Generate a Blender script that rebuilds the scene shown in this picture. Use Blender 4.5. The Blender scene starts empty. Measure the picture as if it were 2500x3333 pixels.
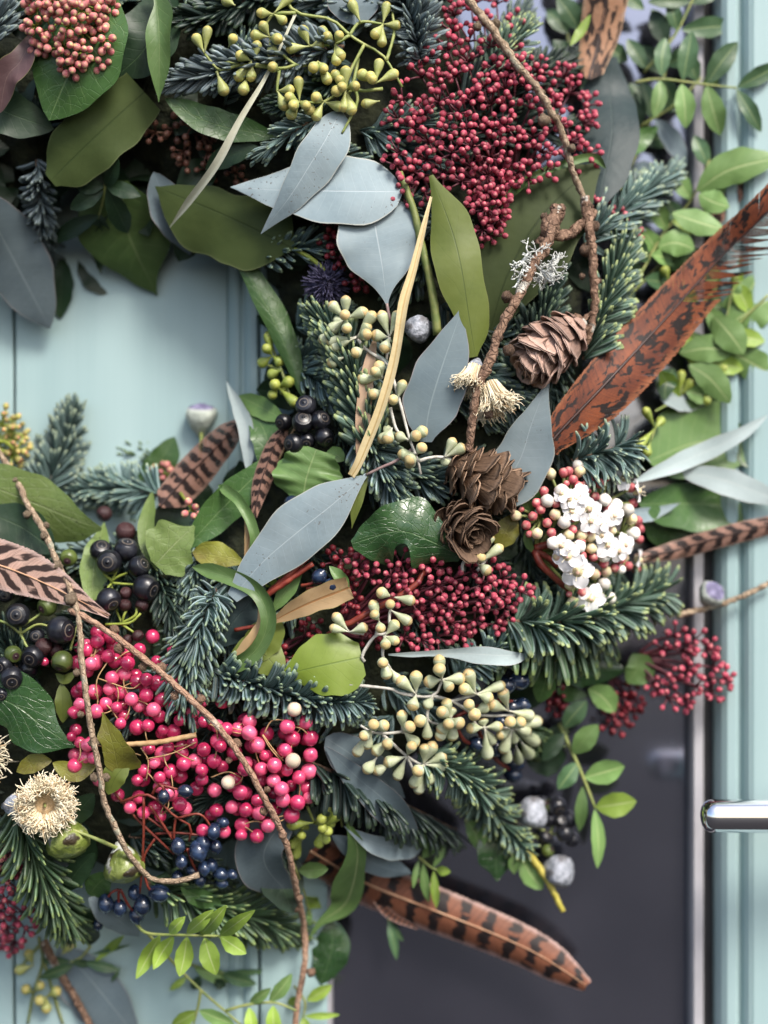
import bpy, math, random
import numpy as np
from mathutils import Vector, Matrix, noise as mnoise
R = math.radians
scene = bpy.context.scene
col = scene.collection

# ---------------------------------------------------------------- camera
H = 1.45                      # height of the camera above the pavement
CAMY = 0.60                   # metres from the door face
cam_d = bpy.data.cameras.new('camera'); cam = bpy.data.objects.new('camera', cam_d); col.objects.link(cam)
cam.location = (0, -CAMY, H); cam.rotation_euler = (R(90), 0, 0)
cam_d.sensor_fit = 'VERTICAL'; cam_d.sensor_height = 36; cam_d.sensor_width = 27
cam_d.lens = 36 * .55 / (3333 / 8800)
cam_d.clip_start = .01; cam_d.clip_end = 500
cam_d.dof.use_dof = True; cam_d.dof.focus_distance = .541; cam_d.dof.aperture_fstop = 3.4
scene.camera = cam
# ---------------------------------------------------------------- light
SUN_EL, SUN_AZ = 47, 150      # azimuth measured from +Y towards +X: in front of the door
w = bpy.data.worlds.new('World'); scene.world = w; w.use_nodes = True
nt = w.node_tree; bg = nt.nodes['Background']
sky = nt.nodes.new('ShaderNodeTexSky'); sky.sky_type = 'NISHITA'; sky.sun_disc = False
sky.sun_elevation = R(SUN_EL); sky.sun_rotation = R(SUN_AZ); sky.air_density = 1; sky.dust_density = 3; sky.ozone_density = 1
nt.links.new(sky.outputs[0], bg.inputs[0]); bg.inputs[1].default_value = .15
ld = bpy.data.lights.new('sun', 'SUN'); lo = bpy.data.objects.new('sun', ld); col.objects.link(lo)
ld.energy = 2.5; ld.angle = R(18); ld.color = (1, .95, .88)
sv = Vector((math.sin(R(SUN_AZ)) * math.cos(R(SUN_EL)), math.cos(R(SUN_AZ)) * math.cos(R(SUN_EL)), math.sin(R(SUN_EL))))
lo.location = (0, -3, 5); lo.rotation_euler = sv.to_track_quat('Z', 'Y').to_euler()
scene.view_settings.view_transform = 'Standard'; scene.view_settings.look = 'None'
scene.view_settings.exposure = .76; scene.view_settings.gamma = 1
scene.render.engine = 'CYCLES'
scene.cycles.use_denoising = True
scene.cycles.max_bounces = 5; scene.cycles.diffuse_bounces = 2; scene.cycles.glossy_bounces = 3
scene.cycles.transparent_max_bounces = 4; scene.cycles.caustics_reflective = False; scene.cycles.caustics_refractive = False

# ---------------------------------------------------------------- places
RC = (300, 1200)              # the wreath's centre in photograph pixels
def D(u, v):                  # how far (cm) the wreath's rounded surface stands in front of the door there
    t = (math.hypot(u - RC[0], v - RC[1]) - 1150) / 730
    return .8 + 4.2 * math.sqrt(max(0, 1 - t * t))
def Pd(u, v, d):              # the point d cm in front of the door seen at photograph pixel u, v
    s = (60 - d) / 55 / 8800
    return Vector(((u - 1250) * s, -d / 100, H + (1666.5 - v) * s))
def P(p, o=0):
    return Pd(p[0], p[1], D(p[0], p[1]) + (p[2] if len(p) > 2 else o))
def pxm(p, o=0):
    return (60 - D(p[0], p[1]) - (p[2] if len(p) > 2 else o)) / 55 / 8800
K = .60277
def z(ox, oy, *pts):          # points read off an enlarged crop of the photograph
    return [(ox + p[0] * K, oy + p[1] * K) + tuple(p[2:]) for p in pts]
N0 = Vector((0, -1, 0))

# ---------------------------------------------------------------- meshes
class Geo:
    def __init__(s): s.v = []; s.f = []; s.uv = []; s.m = []
    def add(s, v, f, uv, m=0):
        b = len(s.v); s.v += v; s.uv += uv
        s.f += [tuple(i + b for i in q) for q in f]
        s.m += [m] * len(f) if isinstance(m, int) else m
    def mesh(s, name, mats, loc=Vector()):
        me = bpy.data.meshes.new(name)
        me.from_pydata([tuple(Vector(p) - loc) for p in s.v], [], s.f)
        for m in mats: me.materials.append(m)
        finish(me, np.array(s.uv, 'f'), np.array(s.m, 'i'))
        return me
def finish(me, uv, mi):
    n = len(me.loops); li = np.empty(n, 'i'); me.loops.foreach_get('vertex_index', li)
    l = me.uv_layers.new(name='UVMap'); l.data.foreach_set('uv', uv[li].ravel())
    me.polygons.foreach_set('material_index', mi)
    me.polygons.foreach_set('use_smooth', np.ones(len(me.polygons), bool))
    me.update()
def bake(name, items, mats, loc):     # many placed copies of small shapes joined into one mesh
    V, F, U, MI, b = [], [], [], [], 0
    for g, M in items:
        if not hasattr(g, 'nv'): g.nv = np.array([tuple(p) for p in g.v]); g.nu = np.array(g.uv, 'f')
        A = np.array(M); V.append(g.nv @ A[:3, :3].T + A[:3, 3] - np.array(loc)); U.append(g.nu)
        F += [tuple(i + b for i in q) for q in g.f]; MI += g.m; b += len(g.v)
    me = bpy.data.meshes.new(name); me.from_pydata(np.concatenate(V).tolist(), [], F)
    for m in mats: me.materials.append(m)
    finish(me, np.concatenate(U), np.array(MI, 'i')); return me
def link(name, me, loc=(0, 0, 0), parent=None):
    o = bpy.data.objects.new(name, me); col.objects.link(o); o.location = loc
    if parent: o.parent = parent
    return o
def tag(o, label=None, cat=None, group=None, kind=None):
    for k, x in (('label', label), ('category', cat), ('group', group), ('kind', kind)):
        if x: o[k] = x
    return o
def thing(name, label, cat, loc, group=None):
    return tag(link(name, None, loc), label, cat, group)
def part(name, geo, mats, parent, sub=None):
    loc = parent.location if sub is None else parent.location + sub.location
    return link(name, geo.mesh(name, mats, loc), (0, 0, 0), parent if sub is None else sub)
def copies(name, geos, mats, Ms, parent, limit=300, stuff='%s_mass'):
    Ms = sorted(Ms, key=lambda q: q[1][1][3])               # the ones nearest the camera first
    mes = {}; out = []
    for gi, M in Ms[:limit]:
        if gi not in mes: mes[gi] = geos[gi].mesh(name, mats)
        o = bpy.data.objects.new(name, mes[gi]); col.objects.link(o); o.parent = parent
        o.matrix_basis = Matrix.Translation(-parent.location) @ M; out.append(o)
    if Ms[limit:]:
        n = stuff % name
        tag(link(n, bake(n, [(geos[gi], M) for gi, M in Ms[limit:]], mats, parent.location), (0, 0, 0), parent), kind='stuff')
    return out
def cr(pts, n):                       # smooth curve through points
    pts = [Vector(p) for p in pts]
    if len(pts) == 2: return [pts[0].lerp(pts[1], i / n) for i in range(n + 1)]
    L = [0]
    for a, b in zip(pts, pts[1:]): L.append(L[-1] + (b - a).length + 1e-9)
    out = []
    e = [pts[0] * 2 - pts[1]] + pts + [pts[-1] * 2 - pts[-2]]
    k = 0
    for i in range(n + 1):
        s = L[-1] * i / n
        while k < len(pts) - 2 and s > L[k + 1]: k += 1
        t = min(1, (s - L[k]) / (L[k + 1] - L[k])); a, b, c, d = e[k:k + 4]
        out.append(.5 * (2 * b + (c - a) * t + (2 * a - 5 * b + 4 * c - d) * t * t + (3 * b - a - 3 * c + d) * t ** 3))
    return out
def tangents(p):
    return [(p[min(i + 1, len(p) - 1)] - p[max(i - 1, 0)]).normalized() for i in range(len(p))]
def tube(g, pts, r0, r1=None, n=6, m=0, rough=0, seed=0, flat=1):
    r1 = r0 if r1 is None else r1
    T = tangents(pts); k = len(pts)
    a = T[0].orthogonal().normalized(); v, uv, f = [], [], []; s = 0
    for i, p in enumerate(pts):
        a = (a - T[i] * a.dot(T[i])).normalized(); b = T[i].cross(a); r = r0 + (r1 - r0) * i / (k - 1)
        if i: s += (p - pts[i - 1]).length
        for j in range(n):
            q = 2 * math.pi * j / n; rr = r
            d = a * math.cos(q) + b * math.sin(q) * flat
            if rough: rr *= 1 + rough * (mnoise.noise((p + d * r) * (.6 / r0) + Vector((seed, 0, 0))) + .6 * mnoise.noise((p + d * r) * (1.7 / r0)))
            v.append(p + d * rr); uv.append((j / n, s * 100))
    for i in range(k - 1):
        for j in range(n):
            f.append((i * n + j, i * n + (j + 1) % n, (i + 1) * n + (j + 1) % n, (i + 1) * n + j))
    f.append(tuple(range(n))[::-1]); f.append(tuple(range((k - 1) * n, k * n)))
    g.add(v, f, uv, m)
def lathe(prof, n=12, m=0, bump=None):
    g = Geo(); v, uv, f = [], [], []; k = len(prof)
    for i, (r, h) in enumerate(prof):
        for j in range(n):
            q = 2 * math.pi * j / n; rr = r * (bump(q, i / (k - 1)) if bump else 1)
            v.append(Vector((rr * math.cos(q), rr * math.sin(q), h))); uv.append((j / n, i / (k - 1)))
    for i in range(k - 1):
        for j in range(n):
            f.append((i * n + j, i * n + (j + 1) % n, (i + 1) * n + (j + 1) % n, (i + 1) * n + j))
    f.append(tuple(range(n))[::-1]); f.append(tuple(range((k - 1) * n, k * n)))
    g.add(v, f, uv, m); return g
def ball(n=12, k=8, sq=1, top=1):
    return lathe([(max(.02, math.sin(math.pi * i / k)), -math.cos(math.pi * i / k) * sq) for i in range(k + 1)], n)
def along(p, d, s, roll=0, sz=None):  # a matrix that lays +Z along d at p
    q = Vector(d).to_track_quat('Z', 'Y').to_matrix().to_4x4()
    return Matrix.Translation(p) @ q @ Matrix.Rotation(roll, 4, 'Z') @ Matrix.Diagonal((s, s, sz or s, 1))

# ---------------------------------------------------------------- materials
class Mat:
    def __init__(s, name, rough=.5, spec=.5, unit=1, **kw):      # unit: metres per object unit, for small shapes modelled at size 1
        s.unit = unit
        s.m = bpy.data.materials.new(name); s.m.use_nodes = True; s.t = s.m.node_tree; s.b = s.t.nodes['Principled BSDF']
        s.b.inputs['Roughness'].default_value = rough; s.b.inputs['Specular IOR Level'].default_value = spec
        for k, x in kw.items(): s.b.inputs[k.replace('_', ' ')].default_value = x
        tc = s.t.nodes.new('ShaderNodeTexCoord'); s.obj = tc.outputs['Object']; s.uv = tc.outputs['UV']
        sp = s.t.nodes.new('ShaderNodeSeparateXYZ'); s.t.links.new(s.uv, sp.inputs[0]); s.U = sp.outputs[0]; s.V = sp.outputs[1]
        s.rnd = s.t.nodes.new('ShaderNodeObjectInfo').outputs['Random']
    def put(s, node, i, x):
        if hasattr(x, 'is_output'): s.t.links.new(x, node.inputs[i])
        elif x is not None:
            if isinstance(x, tuple) and len(x) == 3 and node.inputs[i].type == 'RGBA': x = x + (1,)
            node.inputs[i].default_value = x
    def math(s, op, a, b=None, c=None):
        n = s.t.nodes.new('ShaderNodeMath'); n.operation = op
        for i, x in enumerate((a, b, c)): s.put(n, i, x)
        return n.outputs[0]
    def step(s, x, a, b, lo=0., hi=1.):
        n = s.t.nodes.new('ShaderNodeMapRange'); n.interpolation_type = 'SMOOTHSTEP'
        for i, q in enumerate((x, a, b, lo, hi)): s.put(n, i, q)
        return n.outputs[0]
    def noise(s, scale, detail=3, co=None, dist=0, rough=.5, sc3=None):
        n = s.t.nodes.new('ShaderNodeTexNoise'); scale = scale * s.unit if co is None else scale; co = co or s.obj
        if sc3:
            mp = s.t.nodes.new('ShaderNodeMapping'); s.t.links.new(co, mp.inputs[0]); mp.inputs['Scale'].default_value = sc3; co = mp.outputs[0]
        s.t.links.new(co, n.inputs['Vector'])
        n.inputs['Scale'].default_value = scale; n.inputs['Detail'].default_value = detail; n.inputs['Distortion'].default_value = dist; n.inputs['Roughness'].default_value = rough
        return n.outputs[0]
    def vor(s, scale, co=None, feat='DISTANCE_TO_EDGE', sc3=None):
        n = s.t.nodes.new('ShaderNodeTexVoronoi'); n.feature = feat; scale = scale * s.unit if co is None else scale; co = co or s.obj
        if sc3:
            mp = s.t.nodes.new('ShaderNodeMapping'); s.t.links.new(co, mp.inputs[0]); mp.inputs['Scale'].default_value = sc3; co = mp.outputs[0]
        s.t.links.new(co, n.inputs['Vector']); n.inputs['Scale'].default_value = scale
        return n.outputs[0]
    def mix(s, f, a, b, mode='MIX'):
        n = s.t.nodes.new('ShaderNodeMix'); n.data_type = 'RGBA'; n.blend_type = mode
        s.put(n, 0, f); s.put(n, 6, a); s.put(n, 7, b); return n.outputs[2]
    def color(s, x, vary=.25):         # with a little difference in tone from object to object
        n = s.t.nodes.new('ShaderNodeHueSaturation'); s.put(n, 'Color', x)
        s.put(n, 'Value', s.step(s.rnd, 0., 1., 1 - vary, 1 + vary)); s.put(s.b, 'Base Color', n.outputs[0]); return s
    def bump(s, h, dist=.0003, strength=.6):
        n = s.t.nodes.new('ShaderNodeBump'); s.put(n, 'Height', h); n.inputs['Distance'].default_value = dist; n.inputs['Strength'].default_value = strength
        s.t.links.new(n.outputs[0], s.b.inputs['Normal']); return s
def ramp2(m, f, a, b, lo=.35, hi=.65): return m.mix(m.step(f, lo, hi), a, b)
def leafmat(name, c1, c2, vein, rough=.42, nv=9, vs=.35, slope=1.6, rim=None, spots=None, cell=0, spec=.4, back=None, ribw=.035, bump=.5, transl=.12):
    m = Mat(name, rough, spec)
    x = m.math('ABSOLUTE', m.math('MULTIPLY_ADD', m.U, 2., -1.))
    rib = m.step(x, ribw * .4, ribw, 1., 0.)
    ph = m.math('SUBTRACT', m.math('MULTIPLY', m.V, float(nv)), m.math('MULTIPLY', x, slope))
    ph = m.math('ADD', ph, m.math('MULTIPLY', m.noise(90, 2), .5))
    line = m.math('MULTIPLY', m.step(m.math('PINGPONG', ph, .5), .015, .06, 1., 0.), m.step(x, .55, .95, 1., .0))
    f = m.math('MAXIMUM', rib, m.math('MULTIPLY', line, vs))
    c = m.mix(m.step(m.noise(60, 4), .3, .7), c1, c2); c = m.mix(m.math('MULTIPLY', m.step(m.noise(28, 3), .48, .68), .5), c, tuple(q * .62 for q in c1))
    c = m.mix(m.math('MULTIPLY', m.step(m.noise(900, 2), .35, .65), .25), c, tuple(q * 1.25 for q in c1))
    h = m.math('ADD', m.math('MULTIPLY', f, -.5), m.math('ADD', m.math('MULTIPLY', m.noise(380, 3), .4), m.math('MULTIPLY', m.noise(95, 2), 1.6)))
    if cell:
        e = m.step(m.vor(cell), .0, .05, 1., 0.)
        c = m.mix(m.math('MULTIPLY', e, .10), c, vein); h = m.math('SUBTRACT', h, m.math('MULTIPLY', e, .25))
    c = m.mix(m.math('MULTIPLY', f, .75), c, vein)
    if rim: c = m.mix(m.math('MULTIPLY', m.step(x, .95, .99), .5), c, rim)
    if spots:
        s = m.math('MULTIPLY', m.step(m.noise(900, 1), .66, .70), m.step(m.noise(45, 2), .54, .62))
        c = m.mix(s, c, spots)
    if back:
        g = m.t.nodes.new('ShaderNodeNewGeometry')
        c = m.mix(g.outputs['Backfacing'], c, back)
    m.color(c, .24); m.bump(h, .0005, bump)
    if transl:
        tr = m.t.nodes.new('ShaderNodeBsdfTranslucent'); mx = m.t.nodes.new('ShaderNodeMixShader'); mx.inputs[0].default_value = transl
        tr.inputs[0].default_value = (c1[0] * 1.5, c1[1] * 1.6, c1[2] * .8, 1)
        out = m.t.nodes['Material Output']
        m.t.links.new(m.b.outputs[0], mx.inputs[1]); m.t.links.new(tr.outputs[0], mx.inputs[2]); m.t.links.new(mx.outputs[0], out.inputs[0])
    return m.m
def simple(name, c1, c2, rough=.5, sc=300, spec=.4, vary=.2, bd=.0003, bs=.4, **kw):
    m = Mat(name, rough, spec, **kw); n = m.noise(sc, 4)
    return m.color(m.mix(m.step(n, .35, .65), c1, c2), vary).bump(n, bd, bs).m

L = {}
L['euc'] = leafmat('eucalyptus_leaf', (.195, .255, .28), (.285, .35, .37), (.36, .42, .44), .6, 18, .22, 1.2, rim=(.52, .50, .40), spec=.3, spots=(.12, .12, .12), ribw=.025, bump=.3)
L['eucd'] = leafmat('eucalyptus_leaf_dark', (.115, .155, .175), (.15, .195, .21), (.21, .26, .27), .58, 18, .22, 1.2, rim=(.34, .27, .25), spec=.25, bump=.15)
L['eucl'] = leafmat('eucalyptus_leaf_pale', (.33, .40, .40), (.38, .45, .45), (.48, .52, .50), .6, 16, .1, 1.2, rim=(.55, .45, .42), spec=.25, bump=.15)
L['green'] = leafmat('green_leaf', (.045, .105, .028), (.065, .135, .035), (.16, .24, .09), .38, 9, .35, cell=260, spec=.45)
L['mid'] = leafmat('mid_green_leaf', (.085, .155, .045), (.115, .19, .06), (.20, .27, .11), .42, 9, .35)
L['olive'] = leafmat('olive_leaf', (.095, .125, .022), (.125, .155, .03), (.055, .08, .015), .45, 6, .12, bump=.3, rim=(.15, .165, .05))
L['olived'] = leafmat('dark_olive_leaf', (.042, .062, .018), (.060, .084, .024), (.025, .04, .01), .6, 6, .1, bump=.3, spec=.2, rim=(.12, .14, .06))
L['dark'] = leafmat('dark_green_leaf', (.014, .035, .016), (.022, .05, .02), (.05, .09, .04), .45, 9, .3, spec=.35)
L['blue'] = leafmat('blue_green_leaf', (.022, .04, .042), (.032, .054, .054), (.06, .085, .08), .52, 7, .12, spec=.35, bump=.6)
L['lime'] = leafmat('lime_leaf', (.19, .27, .03), (.23, .31, .045), (.12, .19, .025), .4, 6, .2, bump=.3)
L['pist'] = leafmat('fresh_leaflet', (.25, .38, .055), (.30, .43, .075), (.55, .62, .30), .45, 8, .25, spec=.35, ribw=.07, bump=.3, transl=.2)
L['pistd'] = leafmat('dusky_leaflet', (.055, .115, .05), (.075, .145, .065), (.30, .38, .16), .4, 8, .2, spec=.4, ribw=.07, bump=.3)
L['pistg'] = leafmat('soft_green_leaflet', (.14, .25, .075), (.18, .30, .095), (.45, .53, .24), .45, 8, .2, spec=.35, ribw=.07, bump=.3)
L['ivy'] = leafmat('ivy_leaf', (.022, .06, .02), (.034, .082, .026), (.10, .17, .07), .22, 5, .6, slope=3.2, spec=.55, cell=330, bump=.7)
L['ivyg'] = leafmat('pale_ivy_leaf', (.14, .21, .055), (.18, .25, .075), (.30, .36, .16), .45, 5, .55, slope=2.6, cell=330, spots=(.03, .035, .012), spec=.35, bump=.7)
L['tan'] = leafmat('tan_leaf_underside', (.36, .24, .12), (.44, .31, .17), (.30, .13, .04), .6, 8, .2, rim=(.20, .25, .05), spec=.2, ribw=.12)
L['yell'] = leafmat('yellowing_leaf', (.19, .20, .03), (.11, .075, .02), (.25, .25, .06), .4, 6, .4, cell=280, spec=.4, bump=.6)
L['plum'] = leafmat('plum_leaf', (.10, .055, .06), (.14, .085, .085), (.2, .13, .12), .45, 7, .2, rim=(.25, .28, .08))
L['straw'] = leafmat('straw_blade', (.64, .52, .28), (.74, .62, .37), (.46, .31, .12), .5, 2, .1, ribw=.2, bump=.4, transl=.05)
L['pale'] = leafmat('pale_blade', (.50, .50, .38), (.60, .60, .48), (.42, .43, .28), .55, 2, .1, bump=.2)
L['pinkstraw'] = leafmat('pink_blade', (.52, .34, .22), (.62, .45, .32), (.40, .22, .10), .5, 2, .1, bump=.3)

def needlemat(name, c, stripe, tip, rough=.45):
    m = Mat(name, rough, .4)
    f = m.math('PINGPONG', m.math('MULTIPLY', m.U, 2.), .5)       # two pale bands along each needle
    s = m.step(m.math('ABSOLUTE', m.math('SUBTRACT', f, .25)), .06, .14, 1., 0.)
    k = m.mix(m.math('MULTIPLY', s, m.step(m.V, .04, .2)), c, stripe)
    k = m.mix(m.step(m.V, .84, .98), k, tip)
    return m.color(k, .35).m
FN = {'blue': needlemat('blue_fir_needle', (.040, .075, .062), (.17, .235, .245), (.17, .23, .14)),
      'grey': needlemat('grey_fir_needle', (.065, .092, .095), (.20, .255, .28), (.14, .18, .16)),
      'tipped': needlemat('tipped_fir_needle', (.045, .088, .055), (.17, .24, .20), (.24, .29, .12)),
      'green': needlemat('green_fir_needle', (.035, .072, .028), (.10, .155, .09), (.17, .23, .08)),
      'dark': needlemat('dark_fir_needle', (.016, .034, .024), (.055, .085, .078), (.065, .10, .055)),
      'pale': needlemat('pale_fir_needle', (.07, .125, .105), (.21, .29, .285), (.25, .31, .21))}
M = {}
def budmat(name, c1, c2, tip, rough=.45):
    m = Mat(name, rough, .4, unit=.0016)
    c = ramp2(m, m.noise(500, 3), c1, c2); c = m.mix(m.step(m.V, .75, 1.), c, tip)
    return m.color(c, .3).m
M['skim'] = budmat('crimson_bud', (.29, .034, .062), (.42, .072, .108), (.50, .19, .18), .6)
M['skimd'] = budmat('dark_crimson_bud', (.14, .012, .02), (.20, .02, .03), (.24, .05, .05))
M['skimg'] = budmat('pink_green_bud', (.50, .13, .15), (.58, .27, .21), (.56, .44, .20), .55)
M['skiml'] = budmat('lime_pink_bud', (.34, .36, .09), (.44, .30, .12), (.50, .16, .12))
M['skimb'] = budmat('brown_pink_bud', (.14, .05, .035), (.17, .08, .05), (.2, .1, .06))
M['skimstem'] = simple('maroon_stalk', (.085, .018, .03), (.14, .035, .045), .5, 300)
M['limestem'] = simple('lime_stalk', (.22, .27, .04), (.28, .33, .06), .5, 300)
M['greenstem'] = simple('green_stalk', (.17, .22, .06), (.26, .28, .09), .5, 300)
M['redstem'] = simple('red_stalk', (.17, .028, .02), (.24, .05, .03), .45, 400)
M['wire'] = simple('tan_stalklet', (.34, .20, .09), (.45, .30, .15), .6, 400)
def eucbud(name, body, body2, cap, blush, stalk):
    m = Mat(name, .45, .4, unit=.002)
    c = ramp2(m, m.noise(260, 4), body, body2)
    k = ramp2(m, m.noise(420, 4), cap, blush, .45, .75)
    c = m.mix(m.step(m.V, .62, .70), c, k)
    c = m.mix(m.math('MULTIPLY', m.step(m.math('ABSOLUTE', m.math('SUBTRACT', m.V, .66)), .0, .025, 1., 0.), .45), c, (.20, .13, .05))
    c = m.mix(m.step(m.V, .02, .2, 1., 0.), c, stalk)
    c = m.mix(m.math('MULTIPLY', m.step(m.noise(1500, 2), .6, .7), .35), c, (.55, .55, .42))
    return m.color(c, .15).bump(m.noise(900, 3), .0002, .4).m
M['eb1'] = eucbud('lime_gum_bud', (.33, .36, .11), (.40, .42, .16), (.50, .44, .13), (.46, .36, .12), (.34, .36, .14))
M['eb2'] = eucbud('frosted_gum_bud', (.38, .42, .25), (.50, .53, .36), (.57, .45, .20), (.54, .33, .20), (.50, .48, .40))
M['eb3'] = eucbud('green_gum_bud', (.24, .30, .05), (.30, .36, .08), (.34, .38, .07), (.30, .34, .07), (.2, .25, .05))
M['frost'] = simple('frosted_stalk', (.40, .38, .33), (.58, .56, .50), .6, 500)
M['purplestem'] = simple('purple_stalk', (.22, .14, .14), (.30, .22, .20), .55, 400)
m = Mat('pink_pepper_berry', .2, .5, unit=.003, Coat_Weight=.7, Coat_Roughness=.1)
c = ramp2(m, m.noise(140, 3), (.47, .018, .085), (.62, .055, .155), .3, .7)
c = m.mix(m.math('MULTIPLY', m.step(m.rnd, .45, 1.), .45), c, (.72, .18, .28)); c = m.mix(m.step(m.V, .95, .985), c, (.40, .16, .10))
M['pink'] = m.color(c, .28).bump(m.noise(160, 2), .0008, .25).m
M['whiteberry'] = simple('cream_berry', (.66, .50, .36), (.72, .60, .46), .5, 300)
m = Mat('black_ivy_berry', .32, .5, unit=.005)
c = ramp2(m, m.noise(200, 4), (.006, .006, .009), (.017, .018, .024))
ringf = m.step(m.math('ABSOLUTE', m.math('SUBTRACT', m.V, .74)), .008, .018, 1., 0.)
c = m.mix(m.math('MULTIPLY', ringf, .6), c, (.17, .14, .11)); c = m.mix(m.step(m.V, .96, .985), c, (.005, .005, .005))
M['ivyb'] = m.color(c, .4).bump(m.noise(400, 3), .0003, .4).m
m = Mat('green_ivy_berry', .35, .5, unit=.005)
c = ramp2(m, m.noise(200, 4), (.06, .085, .02), (.09, .12, .03)); c = m.mix(m.step(m.V, .72, .76), c, (.05, .025, .03))
M['ivybg'] = m.color(c, .3).m
M['ivybr'] = simple('maroon_ivy_berry', (.035, .014, .016), (.06, .024, .024), .4, 200)
m = Mat('blue_black_berry', .22, .5, unit=.0035, Coat_Weight=.6, Coat_Roughness=.12)
c = ramp2(m, m.noise(250, 4), (.007, .012, .028), (.022, .040, .085), .3, .75)
M['vib'] = m.color(c, .35).bump(m.noise(200, 3), .0008, .5).m
def barkmat(name, c1, c2, groove, patch, p0, fine):
    m = Mat(name, .82, .2)
    n2 = m.noise(420, 5); cells = m.vor(1, m.uv, sc3=(5, fine, 1)); rg = m.step(cells, .02, .16)
    c = ramp2(m, n2, c1, c2, .3, .7); c = m.mix(m.step(rg, 0., 1., .40, 0.), c, groove)
    c = m.mix(m.math('MULTIPLY', m.step(m.noise(110, 4), p0, p0 + .06), .8), c, patch)
    return m.color(c, .1).bump(m.math('ADD', m.math('MULTIPLY', rg, .35), n2), .0010, .9).m
M['bark'] = barkmat('larch_bark', (.27, .195, .13), (.48, .37, .26), (.15, .10, .065), (.40, .40, .30), .60, 4.2)
M['barkd'] = barkmat('rough_brown_bark', (.15, .088, .06), (.32, .205, .14), (.06, .034, .024), (.50, .49, .43), .60, 4.2)
M['pinkbark'] = barkmat('pinkish_bark', (.34, .20, .13), (.50, .33, .23), (.20, .11, .075), (.56, .46, .36), .62, 3.6)
M['yellowbark'] = simple('yellow_bark', (.42, .36, .05), (.55, .47, .10), .6, 300)
def scalemat(name, a, b, edge):
    m = Mat(name, .7, .2, unit=.012)
    st = m.noise(1, 4, m.uv, 0, .6, (16, 1.5, 1))
    c = ramp2(m, st, a, b); c = m.mix(m.step(m.V, .75, 1.), c, edge)
    return m.color(c, .3).bump(m.math('ADD', st, m.noise(500, 3)), .0006, .7).m
M['conea'] = scalemat('pink_brown_cone_scale', (.30, .185, .14), (.40, .265, .21), (.46, .32, .26))
M['coneb'] = scalemat('brown_cone_scale', (.10, .060, .037), (.17, .105, .066), (.25, .165, .11))
M['conec'] = scalemat('dark_cone_scale', (.065, .04, .027), (.11, .07, .045), (.14, .09, .06))
M['core'] = simple('cone_core', (.05, .025, .015), (.07, .04, .025), .8)
M['filament'] = simple('cream_filament', (.80, .70, .48), (.86, .78, .60), .6, 300, vary=.03)
M['filamentb'] = simple('tan_filament', (.45, .30, .15), (.62, .46, .28), .6, 150, vary=.05)
m = Mat('gumnut', .65, .3, unit=.006)
n1 = m.noise(330, 4); n3 = m.noise(140, 3)
c = ramp2(m, n1, (.22, .24, .27), (.48, .50, .56), .3, .7); c = m.mix(m.math('MULTIPLY', m.step(n3, .50, .66), .85), c, (.09, .085, .085))
M['nut'] = m.color(c, .1).bump(n1, .0015, .9).m
m = Mat('green_gumnut', .4, .45, unit=.006)
n1 = m.noise(260, 4); n3 = m.noise(130, 3)
c = ramp2(m, n1, (.13, .17, .03), (.30, .35, .10)); c = m.mix(m.step(n3, .55, .62), c, (.035, .025, .012)); c = m.mix(m.math('MULTIPLY', m.step(m.V, .5, .2), m.step(n1, .5, .6)), c, (.6, .62, .55))
M['nutg'] = m.color(c, .2).bump(n1, .0015, .9).m
m = Mat('purple_gumnut', .6, .3, unit=.006); n1 = m.noise(300, 4)
c = ramp2(m, n1, (.12, .11, .19), (.24, .22, .34)); c = m.mix(m.step(m.V, .5, .75, 1., 0.), c, (.42, .46, .40))
M['nutp'] = m.color(c, .1).bump(n1, .0012, .8).m
M['lichen'] = simple('lichen', (.46, .47, .44), (.66, .67, .63), .8, 400)
M['petal'] = simple('white_petal', (.88, .85, .84), (.90, .88, .88), .5, 200, vary=.03, bd=.0002)
M['vb_pink'] = budmat('pink_flower_bud', (.52, .09, .12), (.60, .17, .17), (.66, .34, .28))
M['vb_cream'] = budmat('cream_flower_bud', (.66, .56, .30), (.70, .62, .40), (.72, .45, .34))
M['vb_white'] = budmat('white_flower_bud', (.80, .74, .64), (.82, .78, .72), (.84, .80, .76))
M['thistle'] = simple('thistle_spine', (.05, .045, .10), (.09, .085, .15), .6, 200)
M['moss'] = simple('moss', (.012, .016, .008), (.03, .035, .015), .95, 150, bd=.004, bs=1)
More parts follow.
